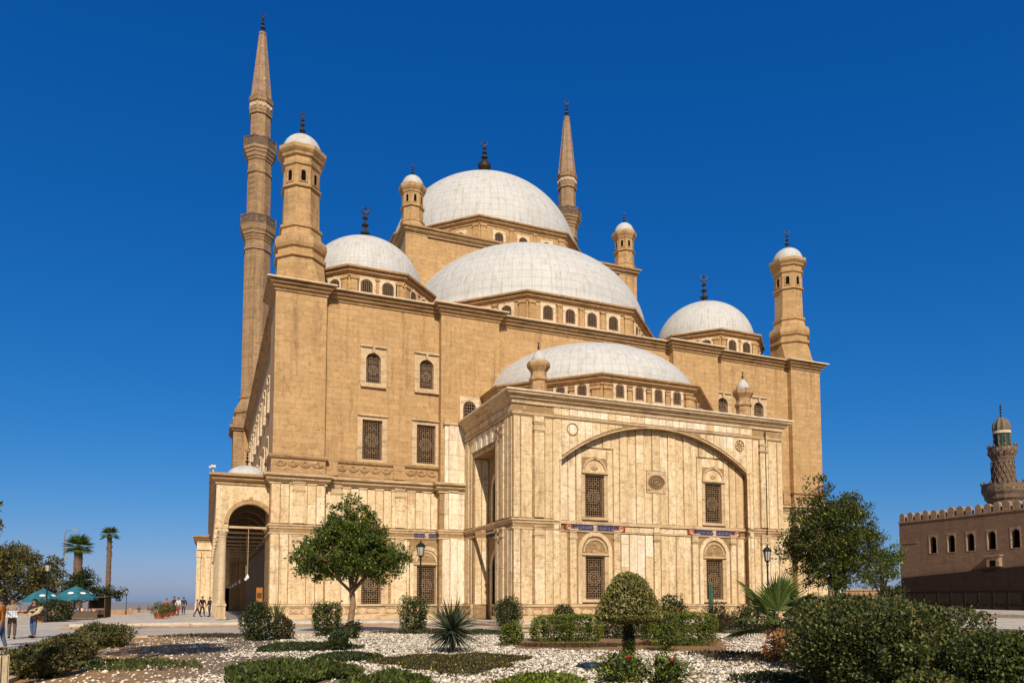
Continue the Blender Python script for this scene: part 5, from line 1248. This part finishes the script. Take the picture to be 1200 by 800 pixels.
for i in range(37):
    mb = MB(); c = 62.15-i*1.02+random.uniform(-.04,.04); hh_ = 11.52+random.uniform(-.12,.06); ww_ = .35*random.uniform(.9,1.06); arch_face(mb, MX(BX-.02), c, ww_, 10.9, hh_, .35, 0, 8, .45); arch_face(mb, MX(BX+.43), c, ww_, 10.9, hh_, .35, 0, 8); bb(mb,'merlon','brown_trim')
for c,w in wins:
    p = MB(); p.mbox(MX(BX+.6),c-w/2,c+w/2,7,9,0,.05); po_ = bb(p,'window','pane')
    q = MB(); arch_plate(q, FM, c-w/2-.06, c+w/2+.06, 6.92, 9.1, c, w/2-.05, 7.0, 8.45, w/2-.05, -.03, .35, 12); bb(q,'window_surround','brown_trim',po_)
mb = MB(); mb.mbox(FM,50.6,51.9,5.2,6.25,-.5,0); mb.mbox(FM,50.45,52.05,6.25,6.4,-.6,0); bb(mb,'hood','brown_trim')
p = MB(); p.mbox(FM,50.95,51.55,5.2,5.85,-.52,-.5); bb(p,'hood_opening','pane')
hb = MB(); n = 24
for i in range(n):
    y0 = 62.2-i*1.55; y1 = y0-1.52; zt0 = 4.35+(62.2-y0)*.056; zt1 = 4.35+(62.2-y1)*.056; x = BX-.35
    hb.add([(x,y0,-.2),(x,y1,-.2),(x,y1,zt1),(x,y0,zt0),(x+.3,y0,-.2),(x+.3,y1,-.2),(x+.3,y1,zt1),(x+.3,y0,zt0)],[(0,1,2,3),(3,2,6,7),(0,3,7,4),(1,5,6,2)])
    hb.box(x-.06,x,y1-.04,y1+.05,-.2,2.9); 
hb.box(BX-.42,BX-.35,25,62.2,2.75,2.85); hb.box(BX-.42,BX-.35,25,62.2,1.35,1.42)
o = bb(hb,'dark_hoarding','hoard')
kb = MB(); kb.add([(BX-2.2,61,.55),(BX-2.2,25,-.02),(BX-.4,25,.3),(BX-.4,61,.95),(BX-2.2,61,-.3),(BX-2.2,25,-.3)],[(0,1,2,3),(0,4,5,1)])
o = kb.build('sloping_kerb', M['road']); o['kind'] = 'structure'
mn = thing('old_minaret','slender carved brown minaret with ribbed turban dome behind the brown building','minaret',(112.3,75,0))
mb = MB(); mb.lathe(0,0,[(2.1,-1),(2.1,15.0)],16); mb.lathe(0,0,[(1.9,15),(2.0,16.0),(2.2,16.3),(2.25,16.8),(2.6,17.2),(2.65,17.7),(2.95,18.2),(3.0,18.8)],16)
mb.lathe(0,0,[(1.62,18.8),(1.5,23.2),(1.6,23.3),(1.65,23.7),(1.85,24.0),(1.95,24.5)],16,flute=.06)
for k in range(16):                                   # spiral carving
    pts = [(1.57*math.cos(k*math.pi/8+u*.9),1.57*math.sin(k*math.pi/8+u*.9),19.2+u*3.8) for u in [q/8 for q in range(9)]]; mb.tube(pts,.07,4)
    pts = [(1.57*math.cos(k*math.pi/8-u*.9),1.57*math.sin(k*math.pi/8-u*.9),19.2+u*3.8) for u in [q/8 for q in range(9)]]; mb.tube(pts,.05,4)
mb.build('shaft', M['min_stone'], mn)
for r,z in ((2.95,18.8),(1.9,24.5)):
    b = MB(); b.lathe(0,0,[(r,z),(r,z+.7),(r-.15,z+.7),(r-.15,z+.02)],16,cap=False)
    for k in range(16):
        a = k*math.pi/8; b.blob((r*math.cos(a),r*math.sin(a),z+.85),(.16,.16,.25),6,5); b.tube([(r*.98*math.cos(a),r*.98*math.sin(a),z-.1),(r*.8*math.cos(a),r*.8*math.sin(a),z-.9)],[.2,.08],5)
    b.build('balcony', M['min_stone'], mn)
b = MB(); b.lathe(0,0,[(1.1,24.5),(1.08,27.2),(1.2,27.3),(1.2,27.5)],16); tb_ = b.build('tile_drum', plain('green_tile',(.025,.08,.055),.6,0,.6,5), mn)
b = MB(); 
for k in range(8): a = k*math.pi/4+.2; b.tube([(1.12*math.cos(a),1.12*math.sin(a),24.6),(1.12*math.cos(a),1.12*math.sin(a),27)],.13,5)
b.build('drum_ribs', M['min_stone'], tb_)
b = MB(); b.lathe(0,0,[(1.1,27.5),(1.22,27.9),(1.25,28.3),(1.15,28.9),(.8,29.5),(.3,29.8),(.06,29.9)],20,flute=.14); b.build('ribbed_dome', plain('ribbed_stone',(.22,.17,.12),.8,0,.5,4), mn)
b = MB(); b.lathe(0,0,[(.3,27.2),(1.23,27.25),(1.25,27.5),(1.2,27.65)],20); b.build('white_band', M['frame'], mn)
b = MB(); b.tube([(0,0,29.8),(0,0,32)],.05,5); [b.blob((0,0,z),.17,8,6) for z in (30.1,30.6,31.1,31.5)]; b.build('finial', M['finial'], mn)
# far low buildings and fence behind the trees on the right
for i,(px,d,w,h,lb) in enumerate([(965,150,9,2.9,'low tan building far behind the loose tree, next to the mosque corner'),(1012,150,9,4.8,'long low orange wall building far behind the trees'),(1052,165,7,4.9,'low pinkish building end behind the brown building corner')]):
    x,y = at(px,d); t = thing('far_building',lb,'building',(x,y,-1),R(-40),'low far buildings on the right')
    b = MB(); b.box(-w/2-2,w/2+2,0,6,0,h); b.build('wall', M['far'], t); b = MB(); b.box(-w/2-2.2,w/2+2.2,-.2,6.2,h,h+.3); b.build('parapet', M['stone_trim'], t)
    for k in range(3): b = MB(); b.box(-w/2+k*w/2.5,-w/2+k*w/2.5+.9,-.05,0,1.2,2.5); b.build('window', M['pane'], t)
def fence(label, p0, p1, h, step, m, post=True, group=None, base=0):
    t = thing('iron_fence', label, 'fence', (p0[0],p0[1],0), 0, group); d = Vector((p1[0]-p0[0],p1[1]-p0[1],0)); L = d.length; d /= L; ang = math.atan2(d.y,d.x)
    t.rotation_euler[2] = ang; b = MB(); n = int(L/step)
    for i in range(n+1): x = i*step; b.box(x-.015,x+.015,-.015,.015,0.05,h); b.tube([(x,0,h),(x,0,h+.1)],[.03,.004],4)
    b.box(0,L,-.02,.02,h*.82,h*.82+.05); b.box(0,L,-.02,.02,.12,.17); b.build('railings', M[m], t)
    for k in range(int(L/3)+1):
        q = MB(); q.box(-.06,.06,-.06,.06,0,h+.12); q.blob((0,0,h+.18),.08,8,6); q.build('post', M[m], t, loc=(min(L,k*3),0,0))
    return t
fence('black iron railing behind the big bushes, under the loose tree', at(950,62), at(1062,66), 1.35, .28, 'iron', group='black iron railings on the right')
fence('black iron railing between the two right foreground bushes', at(1096,21), at(1150,18.6), .78, .16, 'iron', group='black iron railings on the right')
# ================================================================ STREET FURNITURE
def lamp(label, px, d, h, s=1.0, grp='black lantern lamp posts'):
    x,y = at(px,d); t = thing('lamp_post', label, 'lamp post', (x,y,gz(y)), 0, grp)
    b = MB(); b.lathe(0,0,[(.16,0),(.16,.3),(.1,.4),(.11,.9),(.07,1.0),(.055,1.1),(.045,h-1.0),(.08,h-.95),(.05,h-.85),(.09,h-.75)],12); b.build('pole', M['iron'], t)
    b = MB(); 
    for k in range(6):
        a = k*math.pi/3; b.tube([(.13*s*math.cos(a),.13*s*math.sin(a),h-.75),(.21*s*math.cos(a),.21*s*math.sin(a),h-.2)],.016,4)
    b.lathe(0,0,[(.24*s,h-.2),(.25*s,h-.16),(.12*s,h-.0),(.04,h+.03),(.05,h+.08),(.01,h+.2)],6); b.lathe(0,0,[(.06,h-.78),(.14*s,h-.74),(.14*s,h-.71)],6)
    ln = b.build('lantern', M['iron'], t); b = MB(); b.lathe(0,0,[(.12*s,h-.7),(.195*s,h-.21)],6); b.build('glass', M['lampglass'], ln); return t
lamp('black lantern lamp post in front of the left facade, right of the orange tree',493,42,4.95,1.15)
lamp('black lantern lamp post in front of the porch right pier, behind the fan palm',899,40,4.55,1.0)
lamp('black lantern lamp post standing before the blue parasols',57,58,4.7,1.2)
lamp('distant black lantern lamp post alone beyond the plaza',150,118,4.4,1.4)
x,y = at(75,82); t = thing('street_light','tall thin street light with a bent arm left of the thick palm','street light',(x,y,0))
b = MB(); b.tube([(0,0,0),(0,0,9.1),(.2,0,9.5),(1.0,-.3,9.55)],[.09,.07,.05,.05],8); b.build('pole', M['galv'], t); b = MB(); b.box(.8,1.4,-.5,-.2,9.5,9.62); b.box(-.05,.3,-.1,.1,6.3,6.6); b.build('lamp_head', M['galv'], t)
# parasols
def parasol(label, px, d, r, hc, rot, seed):
    x,y = at(px,d); t = thing('parasol', label, 'parasol', (x,y,0), rot, 'blue parasols over the souvenir stall')
    b = MB(); b.tube([(0,0,0),(0,0,hc+1.15)],.03,8); b.build('pole', M['galv'], t)
    b = MB(); ring = []
    for k in range(8): a = k*math.pi/4; ring.append((r*math.cos(a),r*math.sin(a),hc))
    V0 = [(0,0,hc+1.1)]+ring+[(q[0]*.5,q[1]*.5,hc+.66) for q in ring]; V0 += [(q[0],q[1],hc-.2) for q in ring]
    fs = []
    for k in range(8): k2 = (k+1)%8; fs += [(0,9+k,9+k2),(9+k,1+k,1+k2,9+k2),(1+k,17+k,17+k2,1+k2)]
    b.add(V0,fs); o = b.build('canopy', M['teal'], t)
    q = MB()
    for k in (5,6,7):                                   # worn white marks on the cloth panels
        a0 = (k+.5)*math.pi/4
        pts = []
        for j in range(10):
            u = 2*math.pi*j/10; rr = r*.7+.15*math.sin(u)*r*.5; aa = a0+.2*math.cos(u); rc = rr*math.cos(math.pi/8)/math.cos(((aa)%(math.pi/4))-math.pi/8)*.93
            z = hc+(r-rr)/(r*.5)*.66+.035; pts.append((rr*math.cos(aa),rr*math.sin(aa),z))
        q.add(pts,[tuple(range(10))])
    q.build('white_mark', M['globe'], o)
    rb = MB(); [rb.tube([(0,0,hc+1.05),(ring[k][0],ring[k][1],hc-.02)],.012,4) for k in range(8)]; rb.build('ribs', M['galv'], t)
parasol('larger blue parasol on the right over the souvenir table',91,67,1.8,1.95,.2,1)
parasol('left blue parasol half behind the lamp post',53,69,1.75,1.75,.5,2)
x,y = at(95,66); t = thing('souvenir_table','souvenir table crowded with small goods under the blue parasols','stall table',(x,y,0),R(-12))
b = MB(); b.box(-1.7,1.7,-.5,.5,.72,.78); b.build('table_top', M['darkbark'], t); 
for sx in (-1.6,1.6):
    for sy in (-.42,.42): q = MB(); q.box(sx-.03,sx+.03,sy-.03,sy+.03,0,.72); q.build('leg', M['darkbark'], t)
b = MB(); b.box(-1.7,1.7,-.53,-.5,.15,.72); b.build('cloth', M['darkred'] if 'darkred' in M else M['dark_relief'], t)
random.seed(44); ORD = 'first second third fourth fifth sixth seventh eighth ninth tenth eleventh twelfth thirteenth fourteenth fifteenth sixteenth seventeenth'.split()
gc = [plain('goods_'+n_, c_, .6) for n_,c_ in (('white',(.7,.68,.6)),('red',(.5,.05,.03)),('tan',(.5,.3,.12)),('blue',(.08,.15,.4)),('dark',(.05,.03,.03)))]
for k in range(34):
    gx = -1.55+(k%17)*.19+random.uniform(-.03,.03); gy = -.28+.38*(k//17)+random.uniform(-.05,.05); q = MB(); typ = random.random(); s = random.uniform(.07,.13); wd_ = ('pyramid','vase','box')[0 if typ<.35 else 1 if typ<.7 else 2]
    if wd_ == 'pyramid': q.lathe(0,0,[(s,0),(.005,s*1.7)],4)
    elif wd_ == 'vase': q.lathe(0,0,[(s*.4,0),(s*.8,s*.7),(s*.3,s*1.7),(s*.5,s*2.1)],10)
    else: q.box(-s*.6,s*.6,-s*.4,s*.4,0,s*2.2); q.box(-s*.64,s*.64,-s*.44,s*.44,s*2.2,s*2.35)
    cth = Matrix.Rotation(R(-12),3,'Z')@Vector((gx,gy,0)); ci = k%5
    o = q.build('souvenir', gc[ci], loc=(x+cth.x,y+cth.y,.78)); tag(o,f'small {("white","red","tan","blue","dark")[ci]} souvenir {wd_}, {ORD[k%17]} from the left in the {("front","back")[k//17]} row on the stall table','souvenir','small goods on the souvenir table')
# display rack with hanging scarves beside the table
x,y = at(80,67.5); t = thing('display_rack','rack of red and white scarves left of the souvenir table','rack',(x,y,0),R(-12))
b = MB(); b.tube([(-.8,0,0),(-.8,0,1.7),(.8,0,1.7),(.8,0,0)],.02,5); b.build('frame', M['galv'], t)
for k in range(7):
    q = MB(); xx = -.7+k*.22; q.add([(xx,-.02,1.68),(xx+.18,-.03,1.68),(xx+.17,-.08,1.2),(xx+.19,-.03,.7),(xx+.02,-.02,.72),(xx-.01,-.07,1.2)],[(0,1,2,5),(5,2,3,4)]); q.build('scarf', gc[(1,0,1,2,1,0,3)[k]], t)
x,y = at(119,73); t = thing('kiosk','small dark kiosk beneath the creeper, right of the parasols','kiosk',(x,y,0),R(-15))
b = MB(); b.box(-.8,-.7,-.7,.7,0,2.0); b.box(.7,.8,-.7,.7,0,2.0); b.box(-.7,.7,.6,.7,0,2.0); b.box(-.9,.9,-.85,.9,2.0,2.1); b.build('shell', M['darkbark'], t)
b = MB(); b.box(-.7,.7,-.6,-.2,.85,.95); b.build('counter', M['bark'], t); b = MB(); b.box(-.75,-.2,-.8,-.74,0,.85); b.build('front_panel', M['lampglass'], t)
# potted plants
for k,(px,py,lb) in enumerate([(189,729,'leftmost and nearest terracotta pot with leafy plant on the plaza'),(196,727,'middle terracotta pot with leafy plant on the plaza'),(202,725,'rightmost and farthest terracotta pot with leafy plant on the plaza')]):
    x,y = at(px,gd(py)); t = thing('potted_plant', lb, 'potted plant', (x,y,0), 0, 'terracotta pots in a row on the plaza')
    b = MB(); b.lathe(0,0,[(.26,0),(.36,.55),(.4,.56),(.4,.66),(.34,.66),(.33,.6)],20); b.build('pot', M['terra'], t)
    P,D = blob_pts(1100,.5,.5,.5,.95,'round',140+k,.3,.5,.6); leaves_obj('foliage', leaf_geo(P,D,.13,.35), M['dullleaf'], t)
# parapet at the far edge of the plaza
b = MB(); b.box(-52,-.5,150,150.6,-1.0,.12); 
for k in range(14): b.box(-51+k*3.8,-50.4+k*3.8,149.9,150.7,-1.0,.4)
o = b.build('parapet_wall', M['far']); tag(o,'low sandy parapet wall at the far end of the plaza','wall')
b = MB(); 
x,y = at(246,120)
# wooden post at the lower left, standing rubbish box
x,y = at(3,13.2); t = thing('wooden_box','slatted wooden bin with pale boards at the lower left edge','bin',(x,y,0),R(15))
b = MB(); b.box(-.14,.14,-.14,.14,.02,.66); b.build('body', M['dark_relief'], t); b = MB()
for k in range(3): b.box(-.14+k*.1,-.06+k*.1,-.165,-.142,0,.7); b.box(.142,.165,-.14+k*.1,-.06+k*.1,0,.7)
b.build('slats', M['cream'], t)
# white pillar and notice board by the far fence
x,y = at(983,58); b = MB(); b.lathe(0,0,[(.45,0),(.45,.35),(.32,.4),(.28,2.9),(.4,3.0),(.4,3.15)],16); o = b.build('white_pillar', M['globe'], loc=(x,y,0)); tag(o,'white round pillar under the loose tree','pillar')
x,y = at(314,46) ; t = thing('wooden_stand','orange wooden stand leaning inside the portico arch by the right jamb','stand',(3.75,60.2,.3),R(-20))
b = MB(); b.box(-.24,.24,-.04,.04,1.3,2.4); b.build('board', M['orange'], t); b = MB(); b.box(-.22,-.17,-.03,.03,0,1.3); b.box(.17,.22,-.03,.03,0,1.3); b.box(-.18,.18,-.06,-.045,1.6,2.0); b.build('legs', M['darkbark'], t)
# small litter bins / barrier by far people
# ================================================================ PEOPLE
def skin(name, joints, edges, m, parent, sub=1):
    me = bpy.data.meshes.new(name); me.from_pydata([j[:3] for j in joints], edges, []); o = bpy.data.objects.new(name, me); COL.objects.link(o)
    md_ = o.modifiers.new('s','SKIN'); md_.use_smooth_shade = True
    sv = me.skin_vertices[0].data
    for i,j in enumerate(joints): r_ = j[3]; sv[i].radius = (r_, r_*(j[4] if len(j)>4 else 1))
    sv[0].use_root = True
    if sub: q = o.modifiers.new('u','SUBSURF'); q.levels = sub; q.render_levels = sub
    dg = bpy.context.evaluated_depsgraph_get(); me2 = bpy.data.meshes.new_from_object(o.evaluated_get(dg)); me2.name = name
    bpy.data.objects.remove(o); me2.materials.clear(); me2.materials.append(m); me2.shade_smooth(); return link(name, me2, parent)
M['skin'] = plain('skin', (.30,.15,.085), .6, 0, .15, 12); M['hair'] = plain('black_hair', (.012,.010,.009), .6, 0, .2, 20)
def cl(c): 
    k = 'cl%.2f%.2f%.2f'%c
    if k not in M: M[k] = plain('cloth_'+str(len(M)), c, .9, 0, .25, 14)
    return M[k]
def person(label, x, y, z, rz, top, trs, stride=.0, arms=((.0,.05),(.0,.05)), h=1.72, group=None, fingers=False, hairm='hair', fat=1.0):
    s = h/1.75; t = thing('person', label, 'person', (x,y,z), rz, group); t.scale = (s,s,s)
    hip = .93; J = [(0,0,.97,.12,.8),(0,0,1.14,.115,.8),(0,0,1.34,.135,.75),(0,0,1.47,.06),(0,-.01,1.545,.052),(0,-.015,1.62,.078,1.1),(0,-.01,1.69,.075,1.1),(0,0,1.745,.045)]
    E_ = [(0,1),(1,2),(2,3),(3,4),(4,5),(5,6),(6,7)]
    AJ = {}
    for sd_,(fw,ln) in zip((-1,1),arms):
        sh = (sd_*.185,0,1.42,.055); el = Vector((sd_*(.25+ln*.5), -fw*.12, 1.14+fw*.02)); wr = el+Vector((sd_*(.02-fw*.09), -.06-fw*.24, -.23+fw*.26)); hd = wr+(wr-el).normalized()*.09
        b = len(J); J += [sh,(*el,.042),(*wr,.03),(*hd,.036,.5)]; E_ += [(2,b),(b,b+1),(b+1,b+2),(b+2,b+3)]; AJ[sd_] = (sh,el,wr,hd)
        if True:
            d_ = (wr-el).normalized()
            for k in range(4):
                off = Vector((sd_*.0, 0, 0))+Vector((0,1,0))*(k-1.5)*.02; L = (.06,.075,.07,.055)[k]; i0 = len(J)
                p1 = hd+d_*.035+off; p2 = p1+d_*L*.6+Vector((-sd_*.012,0,0)); p3 = p2+d_*L*.4+Vector((-sd_*.02,0,0)); J += [(*p1,.010),(*p2,.009),(*p3,.007)]; E_ += [(b+3,i0),(i0,i0+1),(i0+1,i0+2)]
            i0 = len(J); p1 = wr+d_*.03+Vector((0,-.035,0)); p2 = p1+d_*.04+Vector((-sd_*.01,-.015,0)); J += [(*p1,.012),(*p2,.009)]; E_ += [(b+2,i0),(i0,i0+1)]
    LG = {}
    for sd_ in (-1,1):
        sw_ = stride*sd_; kn = Vector((sd_*.1,-sw_*.35-.02,.5)); an = Vector((sd_*.1,-sw_*.75+ (.05 if sw_<0 else 0),.09 if sw_>=0 else .12)); toe = an+Vector((0,-.15,-.055))
        b = len(J); J += [(sd_*.09,0,.9,.09),(*kn,.056),(*an,.038),(*toe,.03)]; E_ += [(0,b),(b,b+1),(b+1,b+2),(b+2,b+3)]; LG[sd_] = (kn,an,toe)
    body = skin('body', J, E_, M['skin'], t)
    bm_ = bmesh.new(); bm_.from_mesh(body.data)
    def addb(c,r):
        V,F = sph(c,*r,8,6); vs = [bm_.verts.new(v) for v in V]
        for f in F:
            try: bm_.faces.new([vs[i] for i in f])
            except Exception: pass
    addb((0,-.1,1.62),(.014,.022,.025)); addb((-.082,0,1.62),(.012,.02,.03)); addb((.082,0,1.62),(.012,.02,.03))
    bm_.to_mesh(body.data); bm_.free()
    f = MB(); f.blob((-.03,-.084,1.645),(.013,.008,.008)); f.blob((.03,-.084,1.645),(.013,.008,.008)); f.box(-.022,.022,-.096,-.084,1.572,1.58); f.build('eyes_and_mouth', M['hair'], t)
    # clothes
    TJ = [(0,0,.93,.14*fat,.85),(0,0,1.14,.135*fat,.85),(0,0,1.34,.15,.8),(0,0,1.46,.075)]; TE = [(0,1),(1,2),(2,3)]
    for sd_ in (-1,1):
        sh,el,wr,hd = AJ[sd_]; b = len(TJ); TJ += [(sh[0],sh[1],sh[2],.075),(*el,.06),(*(el.lerp(wr,.92)),.046)]; TE += [(2,b),(b,b+1),(b+1,b+2)]
    skin('jacket', TJ, TE, cl(top), t)
    LJ = [(0,0,.98,.13*fat,.85),(0,0,.9,.12,.9)]; LE = [(0,1)]
    for sd_ in (-1,1):
        kn,an,toe = LG[sd_]; b = len(LJ); LJ += [(sd_*.09,0,.84,.1),(*kn,.075),(*(kn.lerp(an,.93)),.06)]; LE += [(1,b),(b,b+1),(b+1,b+2)]
    skin('trousers', LJ, LE, cl(trs), t)
    for sd_ in (-1,1):
        kn,an,toe = LG[sd_]; q = MB(); q.blob((toe.x,toe.y+.05,toe.z+.02),(.05,.14,.055),10,7); q.build('shoe', M['hair'], t, smooth=True)
    q = MB(); V,F = sph((0,.012,1.69),.092,.105,.09,12,8)
    keep = [i for i,v in enumerate(V)]; q.add(V,[f for f in F if sum(V[i][2] for i in f)/4 > 1.655+.04*(sum(V[i][1] for i in f)/4 < -.03)]); q.build('hair', M[hairm], t, smooth=True)
    return t
x,y = at(5,24.5); person('person in an orange jacket and blue jeans at the very left edge', x,y,0, R(-100), (.50,.17,.025), (.07,.11,.20), .12, ((.6,.0),(.2,.1)), 1.74)
x1,y1 = at(18,gd(748)); person('person in a beige vest and brown trousers holding white packets', x1,y1,0, R(10), (.30,.22,.15), (.14,.085,.06), .02, ((.95,.0),(.9,.0)), 1.76, fat=1.15)
x2,y2 = at(43,gd(747)); person('person in a dark maroon sweater and blue jeans carrying an open tray', x2,y2,0, R(-35), (.05,.022,.022), (.075,.12,.22), .05, ((.9,.05),(1.0,.0)), 1.74)
def held(name,label,cat,x,y,z,rz,fn,m):
    q = MB(); fn(q); o = q.build(name, m, loc=(x,y,z)); o.rotation_euler = rz; tag(o,label,cat)
held('packets','row of white and blue packets held by the man in the beige vest','packets',x1-.02,y1-.36,1.1,(0,0,R(10)),lambda q:[q.box(-.3+i*.1,-.21+i*.1,-.06,.03,-.14-.02*(i%2),.14) for i in range(6)],M['packs'])
held('open_tray','pale cardboard tray held up by the man in the maroon sweater','tray',x2+.1,y2-.34,1.16,(R(35),R(-18),R(-25)),lambda q:[q.box(-.3,.3,-.22,.22,-.015,0),q.box(-.3,.3,.2,.22,0,.09),q.box(-.3,-.28,-.2,.2,0,.07),q.box(.28,.3,-.2,.2,0,.07),q.box(-.3,.3,-.22,-.2,0,.05)],M['cardb'])
held('shoulder_bag','brown bag hanging at the side of the man in the maroon sweater','bag',x2+.28,y2-.02,.86,(0,R(6),0),lambda q:[q.box(-.07,.07,-.16,.16,-.16,.14),q.tube([(0,-.12,.14),(-.1,-.05,.45),(-.14,.06,.45),(0,.12,.14)],.014,5)],M['orange'])
GP = 'visitors walking on the plaza'
pp_ = [(197,gd(723),1.62,(.5,.12,.08),(.05,.06,.12),0,.2,'person in a salmon shirt leftmost of the plaza group near the portico'),
 (206,gd(724),1.8,(.06,.03,.05),(.04,.03,.04),60,.1,'tall person in dark clothes in the middle of the plaza group'),
 (211,gd(724),1.7,(.65,.6,.55),(.35,.05,.06),-30,.15,'person in a white top and red trousers in the plaza group'),
 (217,gd(723),1.75,(.03,.04,.07),(.06,.05,.06),180,.25,'person in dark jacket rightmost of the plaza group'),
 (235,gd(724),1.5,(.35,.33,.32),(.02,.02,.03),80,.4,'short person in grey stepping beside the portico pedestal'),
 (240,gd(725),1.78,(.015,.015,.025),(.02,.02,.03),20,.3,'tall person in black standing by the portico pedestal'),
 (246,gd(725),1.7,(.02,.025,.05),(.03,.03,.06),-60,.1,'person in dark blue right next to the portico pedestal'),
 (165,125,1.65,(.05,.06,.1),(.05,.07,.12),0,.15,'left one of two distant persons by the far lamp post'),
 (176,127,1.75,(.22,.1,.08),(.06,.07,.14),40,.1,'right one of two distant persons by the far lamp post')]
for i,(px,d,h,tc_,lc,rz,st_,lb) in enumerate(pp_):
    x,y = at(px,d); z = gz(y)
    if px > 225: x,y = {235:(-.75,70),240:(-.35,72),246:(.25,69)}[px]; z = .3
    elif x > -8 and y > 51 and y < 119 and px<225: z = .3 if x>-7.6 and y<119 else gz(y)
    person(lb, x,y,z, R(rz), tc_, lc, st_, ((.2,.05),(.35,.0)), h, GP)
